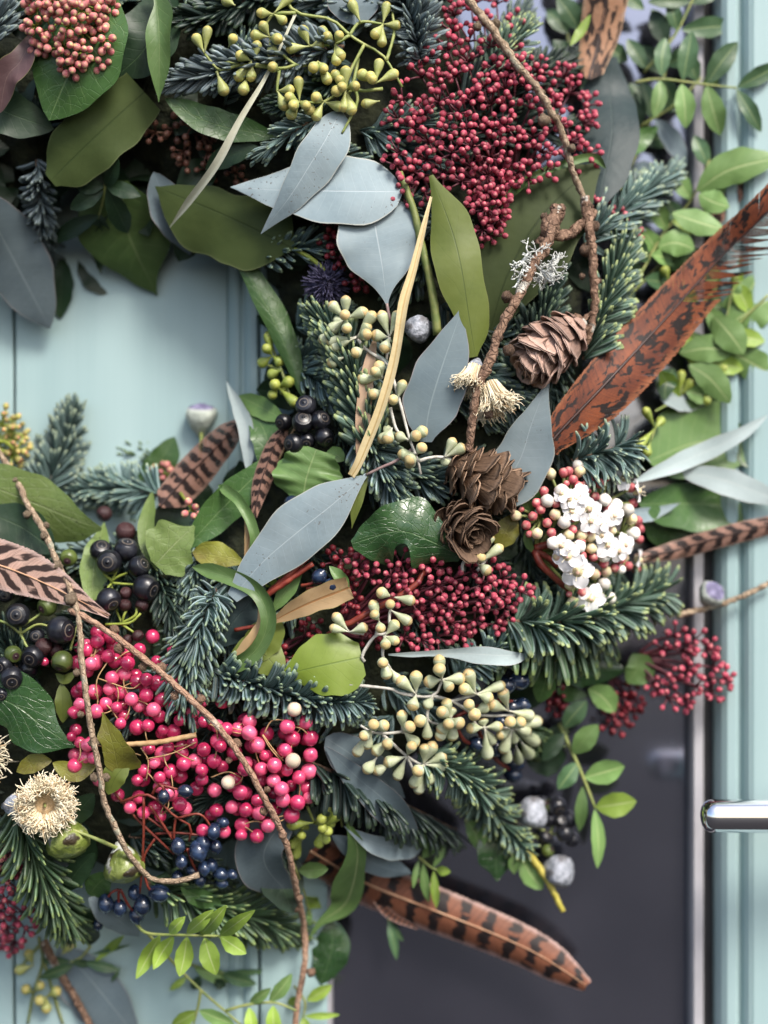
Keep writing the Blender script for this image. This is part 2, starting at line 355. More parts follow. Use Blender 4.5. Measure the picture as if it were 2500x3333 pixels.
def feathermat(name, base, base2, mark, nb, chev, kind, edge, sharp=.1, lo=.5):
    m = Mat(name, .55, .25)
    x = m.math('ABSOLUTE', m.math('MULTIPLY_ADD', m.U, 2., -1.))
    if kind == 'bars':
        ns = m.noise(1, 3, m.uv, .3, .55, (4, nb * 1.1, 1))
        ph = m.math('ADD', m.math('MULTIPLY', m.V, float(nb)), m.math('MULTIPLY', x, chev))
        ph = m.math('ADD', ph, m.math('MULTIPLY', ns, .8)); f = m.step(m.math('PINGPONG', ph, .5), lo * .5 - sharp * .5, lo * .5 + sharp * .5, 1., 0.)
        f = m.math('MULTIPLY', f, m.step(m.noise(1, 2, m.uv, 0, .5, (5, nb * .8, 1)), .30, .42))
        f = m.math('MULTIPLY', f, m.step(x, .80, .97, 1., .15))
    else:
        ns = m.noise(1, 3, m.uv, .6, .5, (6.5, nb * 1.5, 1))
        big = m.noise(1, 2, m.uv, 0, .5, (2.2, nb * .4, 1))
        f = m.step(m.math('ADD', m.math('MULTIPLY', ns, .75), m.math('MULTIPLY', big, .35)), lo, lo + .035)
        f = m.math('MULTIPLY', f, m.step(x, .86, .97, 1., .2))
    c = ramp2(m, m.noise(1, 3, m.uv, 0, .5, (3, 9, 1)), base, base2, .3, .7)
    c = m.mix(m.step(x, .72, 1.), c, edge)
    c = m.mix(f, c, mark)
    st = m.noise(1, 2, m.uv, 0, .5, (1.5, 260, 1))
    c = m.mix(m.math('MULTIPLY', m.step(st, .35, .7), .42), c, (.02, .012, .01))
    return m.color(c, .06).bump(st, .0002, .5).m
FT = {'russet': feathermat('russet_feather', (.115, .029, .013), (.235, .064, .024), (.014, .009, .008), 20, .3, 'blotch', (.30, .11, .05), lo=.56),
      'tanblotch': feathermat('tan_blotched_feather', (.44, .25, .15), (.36, .19, .11), (.03, .018, .014), 5, .3, 'blotch', (.46, .30, .19), lo=.535),
      'pink': feathermat('pink_barred_feather', (.62, .42, .34), (.52, .33, .26), (.045, .028, .024), 7, -.9, 'bars', (.64, .46, .40), lo=.52),
      'brown': feathermat('brown_barred_feather', (.30, .165, .12), (.36, .21, .16), (.022, .014, .013), 9, .8, 'bars', (.34, .21, .16), lo=.52),
      'tail': feathermat('copper_barred_feather', (.24, .092, .05), (.18, .066, .036), (.014, .010, .010), 13, .25, 'bars', (.46, .31, .27), lo=.42)}
M['quill'] = simple('dark_quill', (.025, .012, .010), (.045, .02, .015), .4)
M['quillp'] = simple('pale_quill', (.42, .22, .12), (.5, .3, .18), .4)

m = Mat('mint_paint', .42, .45)
gr = m.noise(1, 5, m.obj, .2, .6, (150, 20, 5)); g2 = m.noise(1, 3, m.obj, 0, .5, (40, 10, 3)); dirt = m.noise(30, 5)
c = m.mix(m.step(g2, .3, .7), (.285, .405, .41), (.34, .465, .465)); c = m.mix(m.math('MULTIPLY', m.step(gr, .45, .75), .14), c, (.40, .52, .52))
c = m.mix(m.math('MULTIPLY', m.step(dirt, .58, .75), .3), c, (.27, .40, .40))
M['mint'] = m.color(c, 0).bump(m.math('ADD', gr, m.math('MULTIPLY', g2, 1.2)), .0008, .3).m
m = Mat('dark_glass', .06, .5, IOR=1.5); n1 = m.noise(9, 4)
M['glass'] = m.color(ramp2(m, n1, (.012, .012, .016), (.024, .023, .030)), 0).m
t_ = m.step(n1, .3, .7, .10, .20); m.put(m.b, 'Roughness', t_)
gl = m.t.nodes.new('ShaderNodeBsdfGlossy'); gl.inputs[0].default_value = (.66, .70, .86, 1); m.put(gl, 1, t_)     # added bluish mirror layer that brightens the sky reflected in the pane
mx = m.t.nodes.new('ShaderNodeMixShader'); mx.inputs[0].default_value = .33
m.t.links.new(m.b.outputs[0], mx.inputs[1]); m.t.links.new(gl.outputs[0], mx.inputs[2]); m.t.links.new(mx.outputs[0], m.t.nodes['Material Output'].inputs[0])
M['bead'] = simple('grey_glazing_bead', (.36, .35, .37), (.42, .41, .43), .5, 60, vary=0)
M['gasket'] = simple('black_gasket', (.02, .02, .022), (.03, .03, .032), .6, 60, vary=0)
m = Mat('chrome', .07, .5, Metallic=1.0); M['chrome'] = m.color((.82, .82, .84), 0).m
m = Mat('brick_paving', .85, .2)
br = m.t.nodes.new('ShaderNodeTexBrick'); m.t.links.new(m.obj, br.inputs[0]); br.inputs['Scale'].default_value = 4.5
for i, q in enumerate(((.022, .019, .020), (.026, .023, .024), (.018, .018, .019))): br.inputs[1 + i].default_value = q + (1,)
M['paving'] = m.color(m.mix(m.noise(6, 4), br.outputs[0], (.022, .021, .023)), 0).bump(br.outputs[1], -.01, .5).m

# ---------------------------------------------------------------- builders
PROF = {
    'ell': lambda t: max(0, math.sin(math.pi * t)) ** .75,
    'euc': lambda t: max(0, math.sin(math.pi * t ** .82)) ** .9,
    'eucb': lambda t: max(0, math.sin(math.pi * t ** .6)) ** 1.0,
    'lance': lambda t: max(0, math.sin(math.pi * t)) ** 1.15,
    'obov': lambda t: max(0, math.sin(math.pi * t ** 1.35)) ** .7,
    'ovate': lambda t: max(0, math.sin(math.pi * t ** .7)) ** .8,
    'strap': lambda t: min(1, t * 12) ** .5 * min(1, (1 - t) * 9) ** .7,
    'blade': lambda t: .25 + .75 * max(0, math.sin(math.pi * min(1, t * .95))) ** .7 if t < 1 else 0,
    'acu': lambda t: max(0, math.sin(math.pi * t ** .78)) ** 1.05 * (1 - .25 * t ** 3),
    'round': lambda t: max(0, math.sin(math.pi * t)) ** .5,
}
def profile(p):
    if callable(p): return p
    if isinstance(p, str): return PROF[p]
    n = len(p) - 1
    def f(t):
        x = min(n - 1e-6, t * n); i = int(x); a = x - i; q0, q1, q2, q3 = p[max(0, i - 1)], p[i], p[i + 1], p[min(n, i + 2)]
        return max(0, .5 * (2 * q1 + (q2 - q0) * a + (2 * q0 - 5 * q1 + 4 * q2 - q3) * a * a + (3 * q1 - q0 - 3 * q2 + q3) * a ** 3))
    return f
XS = (-1, -.78, -.52, -.26, 0, .26, .52, .78, 1)
def leaf_geo(g, pts, wL, wR, pL, pR, cup=.12, wav=.09, tilt=None, seed=0, ny=26, thick=.00025, wf=9, curl=0, twist=None, m=0, sag=.08):
    rng = random.Random(seed); ph = rng.uniform(0, 6); ph2 = rng.uniform(0, 6)
    twist = rng.uniform(-.45, .45) if twist is None else twist; tilt = rng.uniform(-.18, .18) if tilt is None else tilt
    pL, pR = profile(pL), profile(pR)
    C = cr(pts, ny); T = tangents(C); Ltot = sum((b - a).length for a, b in zip(C, C[1:]))
    front, back, uv = [], [], []
    for i in range(ny + 1):
        t = i / ny; S = T[i].cross(N0)
        S = S.normalized() if S.length > .05 else Vector((1, 0, 0))
        N = S.cross(T[i]); c = C[i] + N * (sag * Ltot * math.sin(3.1 * t) * .25)
        tl = tilt + twist * (t - .5)
        for x in XS:
            wd = max(.00012, wR * pR(t) if x > 0 else wL * pL(t)); a = abs(x)
            wob = wav * wd * a * a * math.sin(wf * t + (ph if x > 0 else ph2)) + wav * .3 * wd * a * math.sin(wf * 2.3 * t + ph2)
            off = cup * wd * a ** 1.5 + tl * wd * x + wob + curl * Ltot * t * t * .5
            ed = 1 + .035 * math.sin(wf * 2.6 * t + ph + x) * (a > .9)
            p = c + S * (x * wd * ed) + N * off
            front.append(p); back.append(p - N * thick); uv.append((x * .5 + .5, t))
    nx = len(XS); f, fb = [], []
    for i in range(ny):
        for j in range(nx - 1):
            q = (i * nx + j, i * nx + j + 1, (i + 1) * nx + j + 1, (i + 1) * nx + j)
            f.append(q); fb.append(q[::-1])
    g.add(front, f, uv, m); g.add(back, fb, uv, m)
    loop = [i * nx + nx - 1 for i in range(ny + 1)] + [i * nx for i in range(ny, -1, -1)]
    k = len(loop)
    g.add([front[i] for i in loop] + [back[i] for i in loop], [(i, k + i, k + (i + 1) % k, (i + 1) % k) for i in range(k)], [uv[i] for i in loop] * 2, m)
SEED = [0]
def leaf(label, pts, w, mat, prof='ell', o=0, name='leaf', cat='leaf', group=None, pet=None, petr=5, petm='greenstem', **kw):
    SEED[0] += 1
    wL, wR = w if isinstance(w, tuple) else (w, w)
    pL, pR = prof if isinstance(prof, tuple) else (prof, prof)
    W = [P(p, o) for p in pts]; mid = pts[len(pts) // 2]; k = pxm(mid, o)
    g = Geo(); leaf_geo(g, W, wL * k, wR * k, pL, pR, seed=SEED[0], **kw)
    if pet:
        q = [P(p, o) for p in pet]; tube(g, cr(q, 10), petr * k, petr * k * .8, 6, 1)
    loc = W[0]
    return tag(link(name, g.mesh(name, [L[mat], M[petm]], loc), loc), label, cat, group)

def needle_geo(curl, wide=.075, tip=.9):
    g = Geo(); v, uv, f = [], [], []; n, k = 6, 6
    for i in range(k + 1):
        t = i / k; wd = wide * (min(1, .45 + t * 3) if t < .3 else 1) * (1 - max(0, t - .8) ** 2 * 16 * (1 - .35)); wd = max(wd, .012)
        if i == k: wd = wide * .5
        x = t - .12 * abs(curl) * t * t; zc = curl * t * t * .5
        for j in range(n):
            q = 2 * math.pi * j / n
            v.append(Vector((x, wd * .5 * math.cos(q), zc + wd * math.sin(q))))
            uv.append((j / n, t))
    for i in range(k):
        for j in range(n): f.append((i * n + j, (i + 1) * n + j, (i + 1) * n + (j + 1) % n, i * n + (j + 1) % n))
    f.append(tuple(range(k * n, k * n + n))[::-1]); g.add(v, f, uv, 0); return g
NG = {}
def needles(pts, n, length, alpha=(62, 22), curl=.35, spread=92, side=0, seed=0, wide=.08, droop=0, taper=.4, o=0, jit=8):
    rng = random.Random(seed); W = cr([P(p, o) for p in pts], 40); T = tangents(W); k = pxm(pts[0], o); out = []
    for i in range(n):
        t = (i + rng.random()) / n; t = t ** .92; x = t * 39.99; a = int(x); p = W[a].lerp(W[a + 1], x - a); A = T[a]
        e1 = A.cross(N0); e1 = e1.normalized() if e1.length > .05 else Vector((1, 0, 0)); e2 = e1.cross(A)
        phi = R(side + rng.uniform(-spread, spread)); r = e2 * math.cos(phi) + e1 * math.sin(phi)
        al = R(alpha[0] + (alpha[1] - alpha[0]) * t ** 2.2 + rng.uniform(-jit, jit))
        d = (A * math.cos(al) + r * math.sin(al)); d = (d + Vector((0, 0, -droop)) * (.5 + rng.random())).normalized()
        y = A.cross(d); y = y.normalized() if y.length > .05 else e1
        y = (y + d.cross(y) * rng.uniform(-.35, .35)).normalized(); zz = d.cross(y)
        if zz.dot(A) < 0: y, zz = -y, -zz
        s = length * k * rng.choice((.6, .9, .95, 1, 1, 1.05)) * rng.uniform(.9, 1.08) * (1 - taper * t ** 5); Mx = Matrix.Identity(4)
        for q in range(3): Mx[q][0], Mx[q][1], Mx[q][2], Mx[q][3] = d[q] * s, y[q] * s, zz[q] * s, p[q]
        out.append((rng.randrange(3), Mx))
    return out
def fir(label, pts, n, length, mat='blue', single=False, o=0, group='fir sprigs', wide=.08, curl=.35, stem=7, seed=None, bud=True, **kw):
    SEED[0] += 1; seed = seed or SEED[0]
    n = int(n * .64); length *= 1.2; wide *= 1.1
    loc = P(pts[0], o); t = thing('fir_sprig', label, 'fir sprig', loc, group); k = pxm(pts[0], o)
    g = Geo(); W = cr([P(p, o) for p in pts], 24); tube(g, W, stem * k, stem * k * .5, 6, 0, .2); part('stem', g, [M['barkd']], t)
    key = (curl, wide)
    if key not in NG: NG[key] = [needle_geo(curl * q, wide) for q in (.6, 1., 1.35)]
    Ms = needles(pts, n, length, curl=curl, seed=seed, o=o, wide=wide, **kw)
    if single: copies('needle', NG[key], [FN[mat]], Ms, t, 300)
    else: tag(link('needles', bake('needles', [(NG[key][gi], m) for gi, m in Ms], [FN[mat]], loc), (0, 0, 0), t), kind='stuff')
    if bud:
        b = [(0, along(W[-1] + (W[-1] - W[-2]).normalized() * 2 * k, W[-1] - W[-2] + Vector((0, -.0003 * (i != 1), 0)), 6.5 * k, 0, 9 * k)) for i in range(1)]
        copies('bud', [ball(8, 6)], [M['barkd']], b, t)
    return t

BUD = lathe([(.12, -1.0), (.62, -.85), (.95, -.35), (1, .1), (.84, .6), (.5, .95), (.12, 1.1)], 9)
def inside(p, poly):
    c = False; n = len(poly)
    for i in range(n):
        (x1, y1), (x2, y2) = poly[i][:2], poly[i - 1][:2]
        if (y1 > p[1]) != (y2 > p[1]) and p[0] < (x2 - x1) * (p[1] - y1) / (y2 - y1) + x1: c = not c
    return c
def scatter(poly, d, seed=0, tries=4000):
    rng = random.Random(seed); xs = [p[0] for p in poly]; ys = [p[1] for p in poly]; out = []
    for _ in range(tries):
        p = (rng.uniform(min(xs), max(xs)), rng.uniform(min(ys), max(ys)))
        if inside(p, poly) and all(math.hypot(p[0] - q[0], p[1] - q[1]) > d for q in out): out.append(p)
    return out
def skimmia(label, base, clusters, mat, stem='skimstem', o=0, r=10, per=(6, 9), reach=42, group='skimmia flower heads', dome=.0, seed=1, cone=75, thick=7):
    # base: stalk end; clusters: (u, v, o) of each small branch end
    rng = random.Random(seed); cu = sum(c[0] for c in clusters) / len(clusters); cv = sum(c[1] for c in clusters) / len(clusters)
    rad = max(math.hypot(c[0] - cu, c[1] - cv) for c in clusters) + 1
    B = P(base, o); t = thing('skimmia_flower_head', label, 'flower head', B, group); g = Geo(); Ms = []; k = pxm((cu, cv), o)
    for c in clusters:
        q = math.hypot(c[0] - cu, c[1] - cv) / rad
        oo = (c[2] if len(c) > 2 else o) + dome * (1 - q * q) + rng.uniform(-.28, .28)
        C = P((c[0], c[1], oo)); A = ((C - B).normalized() * .9 + N0 * .8).normalized()
        root = C - A * reach * k * .75
        midp = B.lerp(root, .55) + Vector((rng.uniform(-1, 1), .8, rng.uniform(-1, 1))) * reach * k * .4
        tube(g, cr([B.lerp(midp, .25), midp, root], 7), thick * k, thick * .5 * k, 5)
        n = rng.randint(*per); e1 = A.orthogonal().normalized(); e2 = A.cross(e1); f0 = rng.random() * 6
        for j in range(n):
            th = R(cone) * math.sqrt((j + .3) / n); f = f0 + j * 2.4; d = A * math.cos(th) + (e1 * math.cos(f) + e2 * math.sin(f)) * math.sin(th)
            ln = reach * k * rng.uniform(.6, 1.15); p = root + d * ln
            tube(g, [root, root.lerp(p, .5) + A * ln * .06, p], 3.6 * k, 3.2 * k, 4)
            Ms.append((0, along(p + d * r * k * .6, d, r * k * rng.uniform(.85, 1.15), 0)))
    part('stem', g, [M[stem]], t); copies('bud', [BUD], [M[mat]], Ms, t); return t

EBR = (1.7, 2.2, 2.8, 3.5, 4.4)                # stalk lengths in head radii
EB = [lathe([(.14, 0), (.16, .18 * q), (.36, .38 * q), (.64, .60 * q), (.88, .78 * q), (.98, .92 * q), (1.0, q), (1.0, q + .08), (.93, q + .30), (.76, q + .56), (.46, q + .80), (.2, q + .92), (.05, q + .95)], 14) for q in EBR]
def gumbuds(label, centres, heads, stems, mat, o=0, r=18, stem='frost', ln=62, group='eucalyptus bud sprays', sr=6, seed=3, side=0):
    rng = random.Random(seed); base = P(centres[0], o); t = thing('eucalyptus_bud_spray', label, 'bud spray', base, group); g = Geo(); k = pxm(centres[0], o); Ms = []
    for s in stems: tube(g, cr([P(p, o - .12 if len(p) < 3 else 0) for p in s], 14), sr * k, sr * .7 * k, 6, 0, .25, len(s))
    for h in heads:
        c = min(centres, key=lambda q: math.hypot(q[0] - h[0], q[1] - h[1])); du, dv = h[0] - c[0], h[1] - c[1]; d = math.hypot(du, dv)
        l = max(ln, d * 1.12); dep = math.sqrt(max(0, (l * .8) ** 2 - d * d)) * rng.choice((1, 1, 1, -.4)) * k * 100
        if d > ln * 1.6:                                    # far from its umbel: on a little branch of its own
            f = 1 - ln * .8 / d; a = P((c[0] + du * f, c[1] + dv * f, o + rng.uniform(-.1, .2))); tube(g, [P(c, o - .1), a], sr * .6 * k, sr * .5 * k, 5)
        else: a = P(c, o)
        oo = (h[2] if len(h) > 2 else o) + dep; b = P((h[0], h[1], oo)); v = b - a; q = v.length
        rr = r * k * rng.uniform(.9, 1.1)
        gi = min(range(5), key=lambda i: abs(EBR[i] - q / rr)); Ms.append((gi, along(a, v, rr, rng.random() * 6, q / EBR[gi])))
    part('stem', g, [M[stem]], t); copies('bud', EB, [M[mat]], Ms, t); return t

def relax(items, its=40):             # (u, v, r, o): slide overlapping berries apart in depth
    it = [list(q) for q in items]
    for _ in range(its):
        for i in range(len(it)):
            for j in range(i):
                a, b = it[i], it[j]; s = a[2] + b[2]; d = math.hypot(a[0] - b[0], a[1] - b[1])
                if d < s * .97:
                    need = math.sqrt(s * s * .94 - d * d) * .0105; gap = a[3] - b[3]
                    if abs(gap) < need:
                        e = (need - abs(gap)) * .5 * (1 if gap >= 0 else -1); a[3] += e * .6; b[3] -= e
    return it
def twig(label, pts, r0, r1, mat='bark', knobs=(), o=0, n=90, rough=.45, kr=13, name='larch_twig', group='larch twigs', cat='twig', seed=0):
    W = cr([P(p, o) for p in pts], n); k = pxm(pts[0], o)
    rng = random.Random(seed); W = [p + Vector((rng.uniform(-1, 1), rng.uniform(-1, 1), rng.uniform(-1, 1))) * r0 * k * .12 for p in W]
    g = Geo(); tube(g, W, r0 * k, r1 * k, 9, 0, rough, seed)
    if not knobs: return tag(link(name, g.mesh(name, [M[mat]], W[0]), W[0]), label, cat, group)
    t = thing(name, label, cat, W[0], group); part('stem', g, [M[mat]], t)
    kn = lathe([(.35, -1), (.7, -.7), (.85, -.3), (1.05, -.15), (.8, 0), (1.0, .2), (.75, .35), (.85, .55), (.5, .8), (.15, .9)], 10, 0, lambda q, h: 1 + .16 * math.sin(q * 3 + h * 9) + .1 * math.sin(q * 7))
    Ms = []
    for q in knobs:
        c = P(q[:2], o if len(q) < 4 else q[3]); near = min(W, key=lambda p: (p - c).length)
        d = c - near; d = d.normalized() if d.length > .0004 else N0.copy(); d = (d + N0 * .5).normalized(); s = (q[2] if len(q) > 2 and q[2] else kr) * k
        Ms.append((0, along(c, d, s * rng.uniform(.85, 1.15), rng.random() * 6)))
    copies('spur', [kn], [M[mat]], Ms, t); return t

def scale_geo():                      # one cone scale: a rounded, slightly dished plate with a thin turned back lip
    g = Geo(); v, uv, f = [], [], []; n, m = 8, 8
    for lay in (0, 1):
        for i in range(n + 1):
            t = i / n
            for j in range(m + 1):
                x = -1 + 2 * j / m; wd = .56 * min(1, .30 + t * 1.7)
                tt = t * (1 - .34 * abs(x) ** 2.3 * t) + .018 * math.sin(x * 13 + 1) * (t > .9)
                v.append(Vector((tt, x * wd, .16 * x * x * wd + .22 * t * t - .30 * max(0, t - .72) + (.0 if lay else -.11 * (1.1 - .62 * t))))); uv.append((j / m, t))
        b = lay * (n + 1) * (m + 1)
        for i in range(n):
            for j in range(m):
                q = [b + i * (m + 1) + j, b + (i + 1) * (m + 1) + j, b + (i + 1) * (m + 1) + j + 1, b + i * (m + 1) + j + 1]
                f.append(tuple(q[::-1] if lay else q))
    k = (n + 1) * (m + 1); ring = [i * (m + 1) for i in range(n + 1)] + [n * (m + 1) + j for j in range(1, m + 1)] + [i * (m + 1) + m for i in range(n - 1, -1, -1)]
    for a, b in zip(ring, ring[1:]): f.append((a, b, b + k, a + k))
    g.add(v, f, uv, 0); return g
SC = scale_geo()
def pinecone(label, base, tip, rad, n, mat, op=(72, 25), o=0, size=.95, seed=0, stalk=None, mins=.36, wf=.95):
    rng = random.Random(seed); A0, A1 = P(base, o), P(tip, o); ax = A1 - A0; ln = ax.length; ax.normalize(); k = pxm(base, o)
    t = thing('larch_cone', label, 'cone', A0, 'larch cones'); g = Geo()
    tube(g, [A0.lerp(A1, q) for q in (0, .3, .6, .9)], rad * k * .35, rad * k * .12, 8)
    if stalk: tube(g, cr([P(p, o) for p in stalk], 6), 11 * k, 9 * k, 7, 0, .4)
    part('core', g, [M['core'] if not stalk else M['barkd']], t)
    e1 = ax.orthogonal().normalized(); e2 = ax.cross(e1); Ms = []
    for i in range(n):
        f = (i + .5) / n; q = i * 2.39996 + seed; r = e1 * math.cos(q) + e2 * math.sin(q)
        R_ = rad * k * max(.2, math.sin(math.pi * (.16 + .80 * f)) ** .75)
        th = R(op[0] + (op[1] - op[0]) * f + rng.uniform(-12, 12)); d = r * math.sin(th) + ax * math.cos(th)
        s = R_ * size * rng.uniform(.82, 1.15) / max(.55, math.sin(th)); s = max(s, rad * k * mins)
        p = A0 + ax * ln * (.02 + .80 * f) + r * R_ * (1 - size * .98)
        y = ax.cross(d).normalized(); y = (y + d.cross(y) * rng.uniform(-.22, .22)).normalized(); zz = d.cross(y)
        if zz.dot(ax) < 0: y, zz = -y, -zz
        Mx = Matrix.Identity(4); wd = wf * rng.uniform(.88, 1.12)
        for c in range(3): Mx[c][0], Mx[c][1], Mx[c][2], Mx[c][3] = d[c] * s, y[c] * s * wd, zz[c] * s, p[c]
        Ms.append((0, Mx))
    copies('scale', [SC], [M[mat]], Ms, t); return t

def feather(label, pts, wL, wR, mat, o=0, quill='quill', prof=((.3, .8, 1, 1, .9, .7, .3),) * 2, sweep=.9, n=150, seed=0, cup=.15, ragged=(), qr=5, group='pheasant feathers', tilt=0):
    # pts run from the quill's base to the tip; wL, wR are the vane's half widths in pixels
    rng = random.Random(seed); W = cr([P(p, o) for p in pts], 80); T = tangents(W); k = pxm(pts[len(pts) // 2], o)
    ln = sum((b - a).length for a, b in zip(W, W[1:])); t_ = thing('feather', label, 'feather', W[0], group)
    g = Geo(); tube(g, W, qr * k, qr * k * .25, 6); part('quill', g, [M[quill]], t_)
    for sgn, wd, pf in ((-1, wL, profile(prof[0])), (1, wR, profile(prof[1]))):
        g = Geo(); split = 0; cl0 = cl1 = 0; cls = 1
        for i in range(n):
            t = (i + .5) / n; x = t * 79.99; a = int(x)
            if rng.random() < .07: split = rng.uniform(-.5, .5)
            rag = max([q[3] for q in ragged if q[0] == sgn and q[1] <= t <= q[2]] or [0])
            if i >= cl1: cl0, cl1 = i, i + rng.randint(5, 12); cls = rng.uniform(.72, 1.22)
            ww = wd * pf(t) * k * (cls if rag else 1) * (1 + rng.uniform(-.03, .02) + rag * rng.uniform(-.12, .06))
            if ww < 1e-5: continue
            fw = ww * sweep * (1 + rag * .15); step = ln / n * (.62 if rag else .85); v, uv, m = [], [], 5
            zj = rng.uniform(-1, 1) * .00006 + rag * rng.uniform(-1, 1) * .0002
            for q in range(m + 1):
                s = q / m; pos = min(1, t + fw / ln * s ** 1.25); xx = pos * 79.99; b = min(79, int(xx))
                c = W[b].lerp(W[min(80, b + 1)], xx - b); S = T[b].cross(N0).normalized() * sgn; Nn = (S * sgn).cross(T[b])
                over = max(0, t + fw / ln * s ** 1.25 - 1) * ln * .5
                p = c + T[b] * over + S * (ww * s * (1 - .5 * over / max(ww, 1e-6))) + Nn * (cup * ww * s * s + zj * s + tilt * sgn * ww * s + .0001 - .0003 * (1 - s)) + T[b] * (split * step * s * s * 1.5 + (rag > 0) * ((cl0 + cl1) / 2 - i) * ln / n * .85 * s ** 1.6)
                h = step * (1 if not rag else (1 - rag * .55 * s)) * .62
                for e in (-1, 1):
                    v.append(p + T[b] * h * e + Nn * e * .00003); uv.append((.5 + sgn * .5 * s, min(1, t + fw / ln * s * .45)))
            f = [(2 * q, 2 * q + 1, 2 * q + 3, 2 * q + 2) if sgn < 0 else (2 * q, 2 * q + 2, 2 * q + 3, 2 * q + 1) for q in range(m)]
            g.add(v, f, uv, 0)
        o_ = part('vane', g, [FT[mat]], t_); tag(o_, kind='stuff')
    return t_

def sprig(label, stems, leaflets, mat, o=0, name='pistacia_sprig', cat='leafy sprig', group='pistacia sprigs', sr=5, prof='ell', stem='greenstem', cup=.18, **kw):
    # leaflets: (base, tip, width[, mat])
    if not isinstance(stems[0], list): stems = [stems]
    B = P(stems[0][0], o); t = thing(name, label, cat, B, group); k = pxm(stems[0][0], o); g = Geo()
    for s in stems: tube(g, cr([P(p, o) for p in s], 20), sr * k, sr * .65 * k, 6)
    part('stem', g, [M[stem]], t)
    for q in leaflets:
        SEED[0] += 1; a, b, wd = q[:3]; rng = random.Random(SEED[0]); mm = q[3] if len(q) > 3 else mat
        oa = a[2] if len(a) > 2 else o; ob = b[2] if len(b) > 2 else o + rng.uniform(-.25, .35)
        c = ((a[0] + b[0]) / 2 + (b[1] - a[1]) * rng.uniform(-.05, .05), (a[1] + b[1]) / 2, (oa + ob) / 2 + .08)
        g = Geo(); leaf_geo(g, [P((a[0], a[1], oa)), P(c), P((b[0], b[1], ob))], wd / 2 * k, wd / 2 * k, prof, prof, seed=SEED[0], ny=14, cup=cup, tilt=rng.uniform(-.25, .25), **kw)
        part('leaflet', g, [L[mm]], t)
    return t
def Zs(ox, oy, rows):                 # leaflets given in enlarged-crop coordinates
    return [(z(ox, oy, r[0])[0], z(ox, oy, r[1])[0], r[2] * K) + tuple(r[3:]) for r in rows]

def berries(label, items, geo, mat, stems=(), o=0, name='berry_cluster', cat='berry cluster', group='berry clusters', stem='wire', sr=3, face=None, piece='berry', extra=None, relaxed=True, seed=5, stretch=1):
    # items: (u, v, r[, o[, (du, dv, dn) direction the end points]])
    rng = random.Random(seed); it = [(q[0], q[1], q[2], q[3] if len(q) > 3 and q[3] is not None else o) for q in items]
    if relaxed: it = relax(it)
    B = P(it[0][:2], o); t = thing(name, label, cat, B, group); k = pxm(it[0][:2], o); g = Geo(); Ms = []
    for q, src in zip(it, items):
        d = src[4] if len(src) > 4 else None
        if d is None: d = face(q, rng) if face else (rng.uniform(-1, 1), rng.uniform(-1, 1), rng.uniform(-.4, 1))
        v = Vector((d[0], -d[2], -d[1])); rq = q[2] * pxm(q[:2], q[3]) * rng.uniform(.9, 1.08); Ms.append((rng.randrange(len(geo)) if isinstance(geo, list) else 0, along(P((q[0], q[1], q[3])), v, rq, rng.random() * 6, rq * stretch)))
    for s in stems: tube(g, cr([P(p, o) for p in s], 10), sr * k, sr * .8 * k, 5, 0, .15)
    if stems: part('stem', g, [M[stem]], t)
    copies(piece, geo if isinstance(geo, list) else [geo], [M[mat]], Ms, t)
    for (geo2, mat2, its, nm) in extra or ():
        Ms = []
        for q in its:
            d = q[4] if len(q) > 4 else (rng.uniform(-1, 1), rng.uniform(-1, 1), .5)
            oo = q[3] if len(q) > 3 and q[3] is not None else o
            Ms.append((0, along(P((q[0], q[1], oo)), Vector((d[0], -d[2], -d[1])), q[2] * pxm(q[:2], oo), rng.random() * 6, q[2] * pxm(q[:2], oo) * stretch)))
        copies(nm, [geo2], [M[mat2]], Ms, t)
    return t
def gumnut(label, p, r, d, mat='nut', o=0, stalk=None):
    k = pxm(p, o); c = P(p, o); v = Vector((d[0], -d[2], -d[1]))
    t = thing('gum_nut', label, 'seed pod', c, 'gum nuts')
    g = lathe([(.22, -1.35), (.34, -1.1), (.66, -.75), (.92, -.3), (1.02, .1), (.98, .42), (.86, .55), (.80, .62), (.5, .72), (.25, .82), (.05, .86)], 20, 0, lambda q, h: 1 + .07 * math.cos(4 * q) * (h < .7) + .05 * math.sin(9 * q + h * 11))
    copies('capsule', [g], [M[mat]], [(0, along(c, v, r * k, .4))], t)
    if stalk:
        g = Geo(); tube(g, cr([c - v.normalized() * r * k * .9] + [P(q, o) for q in stalk], 8), 7 * k, 6 * k, 6, 0, .3); part('stalk', g, [M['greenstem']], t)
    return t

# ================================================================ the setting
def sheet(name, pts, mat):
    g = Geo(); g.add([Vector(p) for p in pts], [tuple(range(len(pts)))], [(0, 0)] * len(pts)); loc = Vector(pts[0])
    return link(name, g.mesh(name, [mat], loc), loc)
tag(sheet('pavement', [(-40, -60, 0), (40, -60, 0), (40, 40, 0), (-40, 40, 0)], M['paving']), kind='structure')
door = thing('door', 'pale mint painted wooden door with a dark glass pane and chrome handle', 'door', Vector((0, 0, .02)))
def ux(u): return (u - 1250) * 60 / 55 / 8800
def prism(name, prof, mat, z0=.02, z1=2.08):
    g = Geo(); n = len(prof)
    for i in range(n - 1):                      # faces kept apart so that the edges stay crisp
        a, b = prof[i], prof[i + 1]
        g.add([Vector((ux(a[0]), -a[1] / 100, q)) for q in (z0, z1)] + [Vector((ux(b[0]), -b[1] / 100, q)) for q in (z1, z0)], [(0, 3, 2, 1)], [(0, 0)] * 4)
    g.add([Vector((ux(a[0]), -a[1] / 100, z1)) for a in prof], [tuple(range(n))[::-1]], [(0, 0)] * n)
    return part(name, g, [M[mat]], door)
